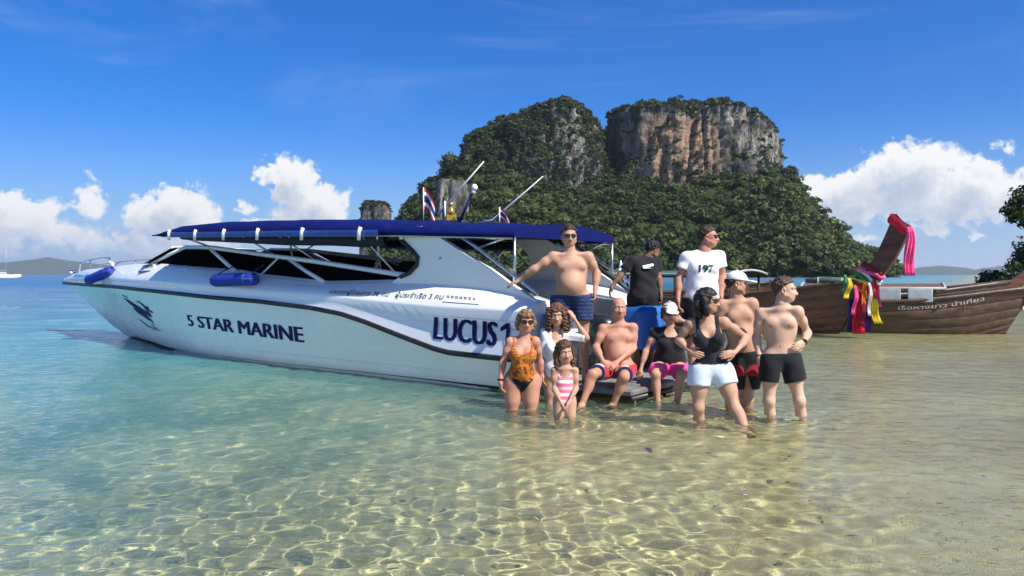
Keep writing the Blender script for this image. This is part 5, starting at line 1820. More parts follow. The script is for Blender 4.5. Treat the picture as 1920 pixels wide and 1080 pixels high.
        for path, r0, r1 in strands:
            pts = [hp(*p) for p in path]
            for i in range(len(pts) - 1):
                a = r0 + (r1 - r0) * i / (len(pts) - 1); b_ = r0 + (r1 - r0) * (i + 1) / (len(pts) - 1)
                f.cone(pts[i], pts[i + 1], a * H, b_ * H, k)
        return self.cloth(name, f, material, inflate=infl, cuts=[keep], wrinkle=rough, wfreq=wfreq, pad=.03, sm=1)
    def glasses(self, frame_mat=None, lens=(.027, .021)):
        hp, R, H = self.hp, self.R, self.H
        fm = frame_mat or mat("black_frame", (.01, .01, .01), .3)
        m = MB()
        for s in (-1, 1):
            rows = []
            for z, q in ((0, 1.0), (.5, .97), (1, .75)):
                rows.append([Vector(hp(s * .034 + lens[0] * q * math.copysign(abs(math.cos(a)) ** .75, math.cos(a)), .098 + .006 * z - 3.2 * (abs(s * .034 + lens[0] * math.cos(a)) ** 2), .002 + lens[1] * q * math.copysign(abs(math.sin(a)) ** .75, math.sin(a)))) for a in np.linspace(0, 2 * math.pi, 16, endpoint=False)])
            m.grid(rows, closed=True); m.add(rows[-1], [tuple(range(16))]); m.add(rows[0], [tuple(range(16))[::-1]])
        m.tube([Vector(hp(-.012, .101, .009)), Vector(hp(0, .104, .011)), Vector(hp(.012, .101, .009))], .003, 5)
        for s in (-1, 1):
            m.tube([Vector(hp(s * .060, .088, .010)), Vector(hp(s * .076, .05, .010)), Vector(hp(s * .081, .0, .008)), Vector(hp(s * .078, -.02, -.004))], .0035, 5)
        return m.build("sunglasses", SHADES, self.root, True)
    def cap(self, material, brim_tilt=0.10, name="cap"):
        hp, R, H = self.hp, self.R, self.H
        f = Field(.0055)
        f.ell(hp(0, -.012, .046), np.array((.088, .106, .088)) * H, R, .02, clip=[(hp(0, 0, .040), -(unit(R[2] + R[1] * .06)))])
        c = hp(0, .125, .040 - brim_tilt * .1)
        d2 = unit(R[1] - R[2] * brim_tilt * 2.0); u2 = np.cross(R[0], d2)
        f.ell(c, np.array((.074, .072, .0095)) * H, np.array([R[0], d2, u2]), .012)
        f.ell(hp(0, -.012, .137), .008, None, .006)
        return self.cloth(name, f, material, pad=.02, sm=1)
# ------------------------------------------------------------------ the party
GRP = "people posing at the stern"
PALE = skin("pale_skin", (.55, .36, .25)); FAIR = skin("fair_skin", (.45, .26, .17)); TANNED = skin("tanned_skin", (.50, .255, .165)); PINKISH = skin("flushed_skin", (.48, .235, .155)); BROWN = skin("brown_skin", (.20, .10, .06)); OLIVE = skin("olive_skin", (.52, .30, .20))
H_DARK = hair_mat("dark_brown_hair", (.018, .011, .007), (.05, .03, .018)); H_BLACK = hair_mat("black_hair", (.006, .005, .005), (.022, .017, .015)); H_BROWN = hair_mat("brown_hair", (.045, .022, .012), (.13, .065, .03)); H_BLOND = hair_mat("dark_blond_hair", (.10, .055, .022), (.28, .17, .075)); H_GREY = hair_mat("grey_hair", (.22, .19, .16), (.42, .38, .33)); H_AUB = hair_mat("curly_brown_hair", (.05, .022, .011), (.17, .075, .03))
WHITE_T = cloth("white_cotton", (.80, .80, .80), .04); WHITE_C = cloth("white_cap_cotton", (.76, .75, .70), .05)
NAVY_S = cloth("navy_swim_fabric", (.012, .025, .085), .2, .7, pat_navy); RED_S = cloth("red_swim_fabric", (.55, .020, .035), .12); PINK_S = cloth("bright_pink_fabric", (.80, .07, .27), .08); DENIM = cloth("pale_denim", (.50, .60, .68), .12, .9, pat_denim)
ORANGE_S = cloth("orange_print_swimsuit", (.5, .15, .02), .1, .7, pat_orange); PINKSTR = cloth("pink_striped_swimsuit", (.8, .2, .3), .1, .7, pat_pink); NAVYB = cloth("navy_band_fabric", (.02, .03, .09), .1)

def put_text_on(p, s, x0, x1, z0, z1, material, name):
    """print laid on the front of a shirt, in torso coordinates"""
    from mathutils.bvhtree import BVHTree
    shirt = [c for c in p.root.children if c.name.startswith("shirt")][0]
    bv = BVHTree.FromPolygons([v.co[:] for v in shirt.data.vertices], [q.vertices[:] for q in shirt.data.polygons])
    me = text_mesh(s, 1.0, .035)
    co = np.array([v.co[:] for v in me.vertices]); a, b = co.min(0), co.max(0)
    for v, c in zip(me.vertices, co):
        x = x0 + (x1 - x0) * (c[0] - a[0]) / (b[0] - a[0]); z = z0 + (z1 - z0) * (c[1] - a[1]) / (b[1] - a[1])
        o = Vector(p.P(x, .5, z)); hit = bv.ray_cast(o, Vector(-p.fw), 1.0)[0]
        v.co = (hit + Vector(p.fw) * .006) if hit is not None else Vector(p.P(x, .16, z))
    return link(name, me, material, p.root)

def cast():
    out = {}
    # 1 stout man standing on the platform in navy shorts
    p = Person("shirtless stout man in navy swim shorts and sunglasses, hand on the boat", 8.95, GRP, FAIR, dict(fat=1.22, belly=.9, arm=1.08, leg=1.0, head=.245, pec=1.0), base=.14,
               face=((.10, -1, 0), .02, 0), handL=dict(d=(-.9, .1, -.35), palm=(0, .3, -1), curl=.25, flip=-1), handR=dict(d=(-.05, -.1, -1), palm=(-1, .2, 0), curl=.75, flip=1))
    p.joints(head=(1067, 443), neck=(1069, 472), shL=(1037, 482), shR=(1103, 482), elL=(1003, 504, -.02), wrL=(974, 526, .05), elR=(1119, 512, .05), wrR=(1116, 545, -.03), hipL=(1052, 560), hipR=(1090, 560), knL=(1049, 636, -.02), knR=(1095, 634), anL=(1050, 706, .02), anR=(1098, 706, .02)).build()
    p.shorts(NAVY_S, .52, .10, .02, gap=.13); p.hair_short(H_DARK); p.glasses()
    # 2 crewman in black, seen from behind
    p = Person("crewman in black T-shirt and black trousers turned away, bending over the boat stern", 10.4, GRP, BROWN, dict(fat=.98, head=.235, arm=.95), base=.14, back=True, bare=False, face=((.75, .35, 0), .55, 0),
               handL=dict(d=(-.4, -.1, -.9), palm=(1, 0, 0), curl=.4, flip=1), handR=dict(d=(.1, -.1, -1), palm=(-1, 0, 0), curl=.5, flip=-1))
    p.joints(head=(1224, 470, .05), neck=(1212, 484, .02), shL=(1184, 489, -.08), shR=(1230, 489, .06), elL=(1164, 516, -.1), wrL=(1148, 536, -.15), elR=(1236, 522, .02), wrR=(1239, 550, -.05), hipL=(1192, 556), hipR=(1220, 556), knL=(1194, 622), knR=(1222, 622), anL=(1194, 678), anR=(1222, 678)).build()
    p.shirt(BLACKC, -.03, sleeve=.62, wrinkle=.004, infl=.014, loose=.01); p.shorts(BLACKC, 1.0, .1, .02, name="trousers"); p.hair_short(H_BLACK)
    m = MB(); q = [p.P(-.10, -.135, p.Ltor * .86), p.P(.05, -.145, p.Ltor * .93), p.P(.06, -.150, p.Ltor * .87), p.P(-.02, -.150, p.Ltor * .83), p.P(.03, -.150, p.Ltor * .80), p.P(-.09, -.145, p.Ltor * .79)]
    m.prism([Vector(x) for x in q], tuple(p.fw * .02)); m.build("shirt_print", WHITE_T, p.root)
    # 3 man in the white number shirt
    p = Person("man in white T-shirt with number 197 standing on the platform, looking right", 9.6, GRP, PINKISH, dict(fat=1.06, head=.252, arm=1.0, pec=1.0), base=.14, bare=False, face=((.9, -.42, 0), -.05, 0),
               handL=dict(d=(0, -.1, -1), palm=(1, 0, 0), curl=.5, flip=-1), handR=dict(d=(0, -.1, -1), palm=(-1, 0, 0), curl=.5, flip=1))
    p.joints(head=(1329, 445), neck=(1319, 472), shL=(1288, 483), shR=(1347, 482), elL=(1273, 522, .02), wrL=(1271, 560, -.06), elR=(1355, 520, .02), wrR=(1352, 552, -.06), hipL=(1299, 566), hipR=(1333, 566), knL=(1298, 634), knR=(1336, 634), anL=(1298, 692), anR=(1338, 692)).build()
    p.shirt(WHITE_T, -.02, sleeve=.52, infl=.015, wrinkle=.0042, loose=.014, neck=(.066, .022)); p.shorts(BLACKC, .95, .1, .02, name="trousers"); p.hair_short(H_DARK); p.glasses()
    put_text_on(p, "197", -.078, .105, p.Ltor * .66, p.Ltor * .83, cloth("dark_green_print", (.012, .045, .03), .1), "shirt_number")
    # 4 woman in orange swimsuit
    p = Person("woman in orange patterned swimsuit and sunglasses standing beside the hull", 8.1, GRP, PINKISH, dict(fat=1.18, bust=1.15, belly=.55, arm=.95, leg=1.08, head=.235, hip=1.06), base=-.5, face=((.16, -1, 0), .03, .05),
               handL=dict(d=(.1, -.1, -1), palm=(1, .3, 0), curl=.5, flip=-1), handR=dict(d=(0, 0, -1), palm=(-1, 0, 0), curl=.5, flip=1))
    p.joints(head=(986, 603), neck=(982, 631), shL=(957, 641), shR=(1004, 640), elL=(943, 679, .0), wrL=(938, 715, -.08), elR=(1013, 678, .08), wrR=(1013, 710, .12), hipL=(962, 713), hipR=(996, 713), knL=(960, 786, -.02), knR=(995, 786, -.03), anL=(960, 852, .03), anR=(996, 852, .03)).build()
    p.shirt(ORANGE_S, -.005, infl=.009, scoop=(.085, .105, .97), strap=(.118, .80), wrinkle=.003, name="swimsuit_top", loose=.0)
    p.briefs(BLACKC, .08)
    p.hair_long(H_BLOND, [([(s * .075, -.02, .04), (s * .086, -.01, -.02), (s * .078, -.02, -.075)], .022, .016) for s in (-1, 1)] + [([(-.05, .07, .075), (-.01, .088, .064), (.045, .072, .058)], .013, .010)], hairline=.056); p.glasses()
    m = MB(); m.tube([Vector(p.j['wrL'] + (p.j['elL'] - p.j['wrL']) * f) for f in (.04, .10)], .033, 12); m.build("wristband", BLACKC, p.root, True)
    # 5 curly haired woman, hand at her head
    p = Person("woman with long curly brown hair and loose white shirt, hand raised to her head", 8.42, GRP, FAIR, dict(fat=.95, bust=.95, arm=.85, leg=.92, head=.228), base=-.5, face=((-.06, -1, 0), .08, 0), extra=[],
               handL=dict(d=(.05, -.1, -1), palm=(1, .2, 0), curl=.4, flip=-1), handR=dict(d=(-.45, .2, .85), palm=(-.6, .5, -.3), curl=.35, flip=-1))
    p.joints(head=(1044, 591), neck=(1044, 618, .03), shL=(1024, 629), shR=(1064, 628), elL=(1016, 669), wrL=(1017, 703, -.05), elR=(1100, 634, -.10), wrR=(1077, 598, -.06), hipL=(1032, 697), hipR=(1058, 697), knL=(1031, 770), knR=(1060, 770), anL=(1031, 838, .03), anR=(1060, 838, .03)).build()
    p.shirt(WHITE_T, -.055, sleeve=.95, infl=.014, loose=.02, wrinkle=.004, scoop=(.06, .085, 1.0))
    rs = np.random.default_rng(8); st = []
    for k in range(30):
        a = -2.6 + 5.2 * k / 29
        sx, sy = math.sin(a), -math.cos(a)
        L_ = rs.uniform(.10, .235); ph = rs.uniform(0, 6)
        if abs(a) > 2.2: sx *= 1.15
        path = []
        for q in range(9):
            f_ = q / 8
            rr = .082 + .035 * f_ + .012 * math.sin(f_ * 13 + ph)
            path.append((sx * rr + .010 * math.cos(f_ * 15 + ph), (sy * rr * .9 if sy < 0 else sy * rr * .62), .06 - f_ * (L_ + .05)))
        st.append((path, .016, .008))
    p.hair_long(H_AUB, st, infl=.014, rough=.006, k=.010, hairline=.052, wfreq=110)
    # 6 girl
    p = Person("small girl in pink striped swimsuit with long brown hair, hands clasped before her", 7.5, GRP, FAIR, dict(fat=.80, pec=0, arm=.86, leg=.86, head=.212, hip=.95), base=-.5, bare=False, face=((.18, -1, 0), .06, -.05), hand_scale=1.12,
               handL=dict(d=(.35, -.25, -.9), palm=(1, .4, 0), curl=.45, flip=-1), handR=dict(d=(-.3, -.25, -.9), palm=(-1, .4, 0), curl=.45, flip=1))
    p.joints(head=(1059, 660), neck=(1058, 686), shL=(1039, 695), shR=(1078, 695), elL=(1039, 729, -.02), wrL=(1053, 757, -.13), elR=(1081, 727, -.02), wrR=(1066, 755, -.14), hipL=(1048, 749), hipR=(1069, 749), knL=(1047, 806, -.03), knR=(1071, 806, -.05), anL=(1047, 862), anR=(1072, 862)).build()
    p.shirt(PINKSTR, -.02, infl=.007, scoop=(.055, .06, .99), strap=(.072, .84), wrinkle=.001, name="swimsuit")
    p.briefs(PINKSTR, .25)
    p.hair_long(H_BROWN, [([(s * .06, -.03, .06), (s * .088, .0, -.01), (s * .092, .015, -.09), (s * .085 + .01, .03, -.165)], .024, .014) for s in (-1, 1)] + [([(s * .05, -.06, .06), (s * .085, -.04, -.03), (s * .088, -.03, -.12), (s * .08, -.02, -.18)], .028, .016) for s in (-1, 1)] + [([(0, -.09, .02), (0, -.09, -.1), (0, -.075, -.17)], .05, .035)] + [([(.0, .075, .085), (.045, .07, .066), (.07, .045, .03)], .013, .01)], hairline=.062)
    # 7 bald seated man
    p = Person("bald older man in red trunks sitting on the platform edge, hands clasped", 8.7, GRP, PINKISH, dict(fat=1.12, belly=.55, arm=1.0, leg=.95, head=.24, pec=.9), base=.0, face=((.08, -1, 0), -.03, .06), brow=(.3, .24, .2),
               handL=dict(d=(.55, -.35, -.5), palm=(.5, .5, -.6), curl=.6, flip=-1), handR=dict(d=(-.6, -.35, -.45), palm=(-.4, .5, -.6), curl=.6, flip=1))
    p.joints(head=(1160, 578), neck=(1160, 604), shL=(1130, 617), shR=(1187, 615), elL=(1117, 651, -.04), wrL=(1131, 678, -.25), elR=(1188, 652, -.04), wrR=(1157, 679, -.26), hipL=(1141, 690), hipR=(1175, 690), knL=(1112, 702, -.44), knR=(1170, 707, -.44), anL=(1090, 762, -.50), anR=(1148, 762, -.36), ftL=(1083, 775, -.66), ftR=(1131, 771, -.50)).build()
    p.shorts(RED_S, .74, .12, .004); [(p.leg_band(WHITE_T, .63, .70, infl=.016, sides=q, flare=.004), p.leg_band(NAVYB, .70, .76, infl=.017, sides=q, flare=.004)) for q in 'LR']
    f = Field(.006); R, H, hp = p.R, p.H, p.hp
    f.ell(hp(0, -.03, .01), np.array((.078, .085, .06)) * H, R, .03)
    p.cloth("hair", f, H_GREY, inflate=.004, cuts=[(hp(0, 0, .035), R[2]), (hp(0, .012, 0), R[1])], wrinkle=.002, wfreq=120, pad=.03, sm=1)
    # 8 seated woman, white cap, pink shorts
    p = Person("woman in white cap, black top and bright pink shorts sitting on the platform edge", 9.0, GRP, FAIR, dict(fat=1.15, bust=1.1, belly=.5, arm=.95, leg=1.0, head=.238), base=.0, face=((.05, -1, 0), .10, 0),
               handL=dict(d=(-.1, -.3, -.9), palm=(.2, .4, -.8), curl=.4, flip=-1), handR=dict(d=(-.8, -.1, .15), palm=(-.3, .8, .1), curl=.5, flip=-1))
    p.joints(head=(1256, 587), neck=(1256, 613), shL=(1228, 624), shR=(1285, 624), elL=(1211, 658, -.02), wrL=(1201, 694, -.10), elR=(1306, 612, -.20), wrR=(1279, 601, -.22), hipL=(1239, 688), hipR=(1272, 688), knL=(1229, 702, -.42), knR=(1277, 703, -.42), anL=(1234, 768, -.44), anR=(1268, 766, -.40), ftL=(1236, 782, -.55), ftR=(1272, 780, -.52)).build()
    p.shirt(BLACKC, -.015, sleeve=.18, infl=.014, loose=.015, scoop=(.075, .06, 1.0)); p.shorts(PINK_S, .66, .15, .016)
    p.hair_long(H_BROWN, [([(s * .07, -.03, .03), (s * .078, -.02, -.05)], .02, .014) for s in (-1, 1)], hairline=.075); p.cap(WHITE_C); p.glasses()
    # 9 woman in front: black tank top, denim shorts
    p = Person("dark haired woman in black tank top and pale denim shorts, hands on hips", 7.4, GRP, FAIR, dict(fat=.96, bust=1.05, arm=.88, leg=.95, head=.232, hip=1.0), base=-.4, face=((.82, -.55, 0), .02, 0),
               handL=dict(d=(.75, -.35, -.35), palm=(.4, .9, 0), curl=.3, flip=1), handR=dict(d=(-.85, -.3, -.1), palm=(-.2, .9, -.2), curl=.3, flip=1))
    p.joints(head=(1328, 564), neck=(1324, 594), shL=(1294, 607, .03), shR=(1358, 604, -.02), elL=(1272, 637, .08), wrL=(1291, 657, -.06), elR=(1400, 634, .08), wrR=(1377, 662, -.10), hipL=(1312, 695), hipR=(1354, 695), knL=(1309, 764, -.02), knR=(1379, 768, -.14), anL=(1315, 838, .10), anR=(1411, 832, -.28)).build()
    p.shirt(cloth("black_jersey", (.013, .014, .02), .2), .005, infl=.009, scoop=(.072, .125, .99), strap=(.108, .78), wrinkle=.0024, name="tank_top")
    p.shorts(DENIM, .36, .16, .010, .008, wrinkle=.0022, gap=.115); 
    p.hair_long(H_BLACK, [([(s * .06, -.03, .06), (s * .086, .0, -.01), (s * .088, .01, -.07), (s * .078, .015, -.125)], .026, .018) for s in (-1, 1)] + [([(s * .04, -.07, .06), (s * .07, -.075, -.04), (s * .066, -.07, -.11), (s * .06, -.06, -.15)], .036, .024) for s in (-1, 1)] + [([(0, -.09, .02), (0, -.095, -.09), (0, -.085, -.15)], .05, .035)], hairline=.058); p.glasses()
    # 10 man in white cap behind her
    p = Person("shirtless man in white cap and black shorts with red panel, behind the tank top woman", 8.2, GRP, FAIR, dict(fat=1.08, belly=.4, arm=1.0, head=.245), base=-.45, face=((.95, -.30, 0), .06, 0),
               handL=dict(d=(0, -.2, -1), palm=(1, 0, 0), curl=.5, flip=-1), handR=dict(d=(-.1, -.2, -1), palm=(-1, 0, 0), curl=.5, flip=1))
    p.joints(head=(1383, 532), neck=(1379, 560), shL=(1352, 573, .02), shR=(1410, 570), elL=(1345, 612, .06), wrL=(1352, 645, -.02), elR=(1421, 612, .08), wrR=(1417, 647, .02), hipL=(1376, 668), hipR=(1408, 668), knL=(1372, 748, -.02), knR=(1400, 748, -.02), anL=(1372, 832, .04), anR=(1398, 832, .04)).build()
    p.shorts(BLACKC, .74, .10, .02, gap=.13)
    [p.leg_band(cloth("deep_red_panel", (.28, .012, .02), .15), .14, .44, infl=.021, flare=.026, name="shorts_panel", sides=q) for q in 'LR']; p.hair_short(H_DARK, zmax=.035); p.cap(WHITE_C, .05)
    # 11 young man on the right
    p = Person("young shirtless man in black swim shorts with dark wristband, standing furthest right", 7.7, GRP, PALE, dict(fat=.94, arm=.98, leg=.95, head=.245, pec=1.15), base=-.45, face=((.90, -.42, 0), .0, 0),
               handL=dict(d=(.0, -.1, -1), palm=(1, 0, 0), curl=.4, flip=-1), handR=dict(d=(-.75, -.45, -.3), palm=(-.3, .9, -.1), curl=.3, flip=1))
    p.joints(head=(1472, 544), neck=(1463, 573), shL=(1426, 588, .06), shR=(1496, 584, -.04), elL=(1418, 632, .10), wrL=(1423, 670, .02), elR=(1514, 624, .08), wrR=(1507, 642, -.08), hipL=(1446, 672), hipR=(1481, 672), knL=(1442, 752, -.02), knR=(1499, 752, -.06), anL=(1448, 838, .04), anR=(1508, 838, .03)).build()
    p.shorts(BLACKC, .52, .12, .022, gap=.12); p.hair_short(hair_mat("short_brown_hair", (.035, .02, .012), (.10, .058, .032)))
    m = MB(); a, b = p.j['wrR'], p.j['elR']; m.tube([Vector(a + (b - a) * f) for f in (.02, .09)], .031, 12); m.box(tuple(a + (b - a) * .05 + np.array([0, -.03, .01])), (.035, .015, .035), bev=.005); m.build("wristwatch", mat("black_strap", (.012, .012, .012), .5), p.root, True)
    m = MB(); a, b = p.j['wrL'], p.j['elL']; m.tube([Vector(a + (b - a) * f) for f in (.05, .09)], .030, 12); m.build("wristband", mat("black_strap", (.012, .012, .012), .5), p.root, True)
cast()
# ------------------------------------------------------------------ ribbons on the nearest longtail's prow
def cloth_mat(name, col): return cloth(name, col, .15, .75)
RIB = dict(red=cloth_mat("red_ribbon", (.62, .02, .04)), pink=cloth_mat("hot_pink_ribbon", (.85, .10, .28)), yellow=cloth_mat("yellow_ribbon", (.75, .60, .04)), green=cloth_mat("green_ribbon", (.05, .28, .10)), purple=cloth_mat("purple_ribbon", (.06, .02, .14)), white=cloth_mat("white_ribbon", (.7, .72, .68)), orange=cloth_mat("orange_ribbon", (.70, .22, .03)), maroon=cloth_mat("maroon_ribbon", (.22, .012, .03)))
def prow_ribbons(L_):
    t, p0, d, nn, M = L_
    R3 = M.to_3x3()
    def wrap(f, wid, colr, label, grp, grow=1.0):
        """a band wound round the prow board at fraction f of its length"""
        c = p0 + d * f; hw = (.165 + .05 * min(1, f / 2.25) + .02) * grow; hy = (.085 + .012) * grow
        m = MB(); rows = []
        for q in (-.5, -.3, 0, .3, .5):
            r = []
            for k in range(16):
                a = 2 * math.pi * k / 16
                cx, cy = math.copysign(abs(math.cos(a)) ** .45, math.cos(a)), math.copysign(abs(math.sin(a)) ** .45, math.sin(a))
                bul = 1 + .16 * (1 - (2 * q) ** 2) + .06 * math.sin(k * 2.7 + q * 9 + f * 40) + .05 * math.sin(k * 1.1 + f * 70)
                r.append(M @ (c + nn * hw * cx * bul + Vector((0, hy * cy * bul, 0)) + d * (wid * q + (.05 * math.sin(f * 50)) * cx + .02 * math.sin(k * 1.9 + f * 30))))
            rows.append(r)
        m.grid(rows, closed=True)
        tag(m.build("ribbon_band", colr, None, True), label, "ribbon", grp)
    G = "ribbon bands wound round the longtail prow"
    seq = [(.18, .10, 'yellow', 'yellow ribbon band wound lowest on the longtail prow'), (.27, .09, 'red', 'red ribbon band on the prow, between the two yellow bands'), (.36, .08, 'yellow', 'yellow ribbon band on the prow, between red and green bands'), (.44, .08, 'green', 'pale green ribbon band on the longtail prow'), (.52, .08, 'white', 'white ribbon band wound above the green one on the prow'), (.60, .08, 'pink', 'pink ribbon band on the prow beneath the maroon one'), (.69, .10, 'maroon', 'maroon ribbon band wound highest of the lower bundle on the prow')]
    for k, (f, w_, c, lb) in enumerate(seq): wrap(f, w_, RIB[c], lb, G, 1.15 + .08 * (k % 3))
    wrap(1.79, .20, RIB['red'], "red ribbon band wound round the raised tip of the prow", G, 1.05)
    # hanging sashes
    def sash(px, py0, py1, d0, wid, colr, label, sway=0.0):
        z0 = CAM_H + (515 - py0) / 1500 * d0; z1 = CAM_H + (515 - py1) / 1500 * d0; x = (px - 960) / 1500 * d0
        n = 10
        path = [(x + sway * f * f + .02 * math.sin(f * 5), d0 + .03 * math.sin(f * 7 + px), z0 + (z1 - z0) * f) for f in np.linspace(0, 1, n)]
        ws = [wid * (.6 + .5 * min(1, f * 2.5)) for f in np.linspace(0, 1, n)]
        ribbon_sash("ribbon_streamer", label, "ribbon streamers hanging from the longtail prow", path, ws, colr, 3)
    sash(1706, 426, 517, 16.75, .10, RIB['pink'], "long bright pink streamer hanging from the prow tip")
    sash(1611, 545, 626, 17.25, .12, RIB['red'], "red streamer hanging nearly to the water below the prow")
    sash(1597, 560, 623, 17.35, .08, RIB['purple'], "purple streamer hanging to the left of the red one")
    sash(1627, 560, 622, 17.30, .07, RIB['purple'], "purple streamer hanging between the red and yellow streamers")
    sash(1637, 555, 606, 17.20, .08, RIB['yellow'], "yellow streamer swinging out at the right of the ribbon bundle", .12)
    sash(1620, 530, 575, 17.15, .045, RIB['orange'], "short orange streamer over the top of the red one")
    sash(1592, 522, 560, 17.15, .05, RIB['yellow'], "short yellow streamer on the left edge of the ribbon bundle", -.05)
    sash(1640, 525, 560, 17.15, .05, RIB['red'], "short red streamer on the right edge of the ribbon bundle")
    sash(1585, 515, 548, 17.3, .035, RIB['green'], "short green streamer at the far left of the ribbon bundle", -.06)
    sash(1604, 535, 590, 17.10, .035, RIB['pink'], "narrow pink streamer over the red one, left of the orange", -.03)
    sash(1630, 530, 592, 17.08, .03, RIB['white'], "narrow white streamer between red and yellow streamers", .02)
    sash(1617, 560, 612, 17.12, .04, RIB['maroon'], "maroon streamer over the right half of the red one", .03)
    sash(1645, 535, 575, 17.22, .035, RIB['pink'], "short pink streamer at the far right of the ribbon bundle", .05)
prow_ribbons(A)
tg = thing("green_tarpaulin_roll", "rolled green tarpaulin lying on the broadside longtail roof near the ribbons", "tarpaulin", tuple(wpt(B, (-3.7, .1, 1.18))), math.radians(-24))
m = MB(); m.tube([(-.55, 0, 0), (-.2, .03, .03), (.2, -.02, .02), (.55, 0, 0)], [.07, .1, .09, .06], 10); m.build("roll", green_tarp, tg, True)
m = MB(); m.tube([(-.28, 0, 0), (-.24, 0, 0)], .115, 10); m.tube([(.26, 0, 0), (.30, 0, 0)], .105, 10); m.build("tie_cord", mat("pale_rope", (.35, .34, .28), .9), tg, True)
def small_bands(L_, f, colr, label):
    t, p0, d, nn, M = L_
    m = MB(); rows = []
    for q in (-.5, 0, .5):
        rows.append([M @ (p0 + d * (f + .14 * q) + nn * .27 * math.copysign(abs(math.cos(a)) ** .5, math.cos(a)) + Vector((0, .11 * math.copysign(abs(math.sin(a)) ** .5, math.sin(a)), 0))) for a in np.linspace(0, 2 * math.pi, 14, endpoint=False)])
    m.grid(rows, closed=True); tag(m.build("ribbon_band", colr, None, True), label, "ribbon", "ribbon bands on the broadside longtail")
small_bands(B, .25, RIB['yellow'], "yellow ribbon band at the foot of the broadside longtail prow")
small_bands(B, .40, RIB['orange'], "orange ribbon band above the yellow one on the broadside longtail prow")

def ornament(loc, h, label, colr):
    t = thing("roof_ornament", label, "ornament", loc, 0, "ornaments on the longtail roofs")
    m = MB(); m.box((0, 0, .03), (.14, .14, .06), bev=.01); m.build("base", mat("white_plastic", (.78, .78, .76)), t)
    m = MB(); m.tube([(0, 0, .06), (0, 0, h * .35), (0, 0, h * .5), (0, 0, h * .8), (0, 0, h)], [.065, .05, .055, .025, .006], 10); m.build("spire", colr, t, True)
ornament(tuple(wpt(A, (-4.2, .2, 1.46))), .34, "pale gold spire ornament on the nearest longtail roof", mat("pale_gold", (.62, .50, .25), .4, .1))
ornament(tuple(wpt(A, (-6.2, -.1, 1.46))), .30, "white spire ornament on the nearest longtail roof, further from the prow", mat("white_plastic", (.78, .78, .76)))
ornament(tuple(wpt(B, (-2.6, .1, 1.16))), .24, "white ornament standing on the broadside longtail roof", mat("white_plastic", (.78, .78, .76)))

# ------------------------------------------------------------------ catamaran anchored offshore
ct = thing("catamaran", "white sailing catamaran with bare mast anchored far off to the left", "catamaran", (-209.5, 330, 0), math.radians(25))
for y in (-1.9, 1.9):
    m = MB(); rows = []
    for x, w_, zb, zt in ((-5, .55, -.1, .9), (-3, .75, -.3, 1.05), (0, .8, -.35, 1.15), (3, .65, -.3, 1.3), (5, .3, -.1, 1.45), (5.8, .04, .3, 1.5)):
        rows.append([Vector((x, y - w_, zt)), Vector((x, y - w_ * .9, zb + .3)), Vector((x, y, zb)), Vector((x, y + w_ * .9, zb + .3)), Vector((x, y + w_, zt))])
    m.grid(rows, closed=True); m.add(rows[0], [(0, 1, 2, 3, 4)]); m.build("hull", WHITE, ct, True)
m = MB(); m.box((-1.2, 0, 1.25), (6, 4.2, .5), bev=.15); m.build("bridge_deck", WHITE, ct)
m = MB(); m.box((-1.0, 0, 1.85), (3.6, 3.4, .75), bev=.25); m.build("saloon", WHITE, ct)
m = MB(); m.box((-1.0, 0, 1.90), (3.3, 3.44, .28), bev=.05); m.build("saloon_window", GLASS_DK, ct)
m = MB(); m.box((-2.6, 0, 2.5), (2.6, 3.4, .1), bev=.04); m.build("bimini", mat("dark_bimini", (.05, .06, .08), .7), ct)
m = MB(); m.tube([(.6, 0, 1.4), (.6, 0, 14.5)], [.16, .09], 8); m.build("mast", mat("grey_mast", (.32, .33, .36), .4), ct, True)
m = MB(); m.tube([(.6, 0, 2.9), (-3.6, 0, 3.0)], .08, 8); m.build("boom", mat("grey_mast", (.32, .33, .36), .4), ct, True)
m = MB(); m.tube([(.6, 0, 14.2), (5.6, 0, 1.5)], .015, 4); m.tube([(.6, 0, 14.2), (-1.5, 2.3, 1.3)], .015, 4); m.tube([(.6, 0, 14.2), (-1.5, -2.3, 1.3)], .015, 4); m.build("rigging", STEEL, ct)

# ------------------------------------------------------------------ headland with trees at the right edge
HD = 46.0
def headland():
    xs = np.linspace(23.0, 60, 60); ys = np.linspace(HD - 14, HD + 40, 50)
    X, Y = np.meshgrid(xs, ys)
    H = np.clip((X * HD / Y - 27.0) / 6, 0, 1) ** .8 * np.clip((Y - (HD - 12)) / 12, 0, 1) * np.clip((HD + 20 - Y) / 14, 0, 1) * 3.4
    H += fbm(np.stack([X, Y, 0 * X], -1).reshape(-1, 3) * .25, 4).reshape(X.shape) * 1.0 * np.clip(H, 0, 1) - .6
    V = np.stack([X, Y, H], -1).reshape(-1, 3); nx = 60
    i = np.arange(49)[:, None] * nx + np.arange(nx - 1)[None, :]
    Q = np.stack([i, i + 1, i + nx + 1, i + nx], -1).reshape(-1, 4)
    link("headland", mesh_np("headland", V, quads=Q), mat("dark_rock_soil", (.07, .065, .05), .95, .4, .6, bump=.6, bscale=4, spec=.05), kind='structure')
headland()
LEAF = foliage_material("tree_leaves", (.012, .024, .008), (.06, .10, .022), (.12, .13, .03))
LEAF2 = foliage_material("shrub_leaves", (.015, .03, .01), (.07, .12, .03), (.14, .15, .04))
BARK = mat("tree_bark", (.09, .07, .05), .9, .3, 6, bump=.5, bscale=20, spec=.1)
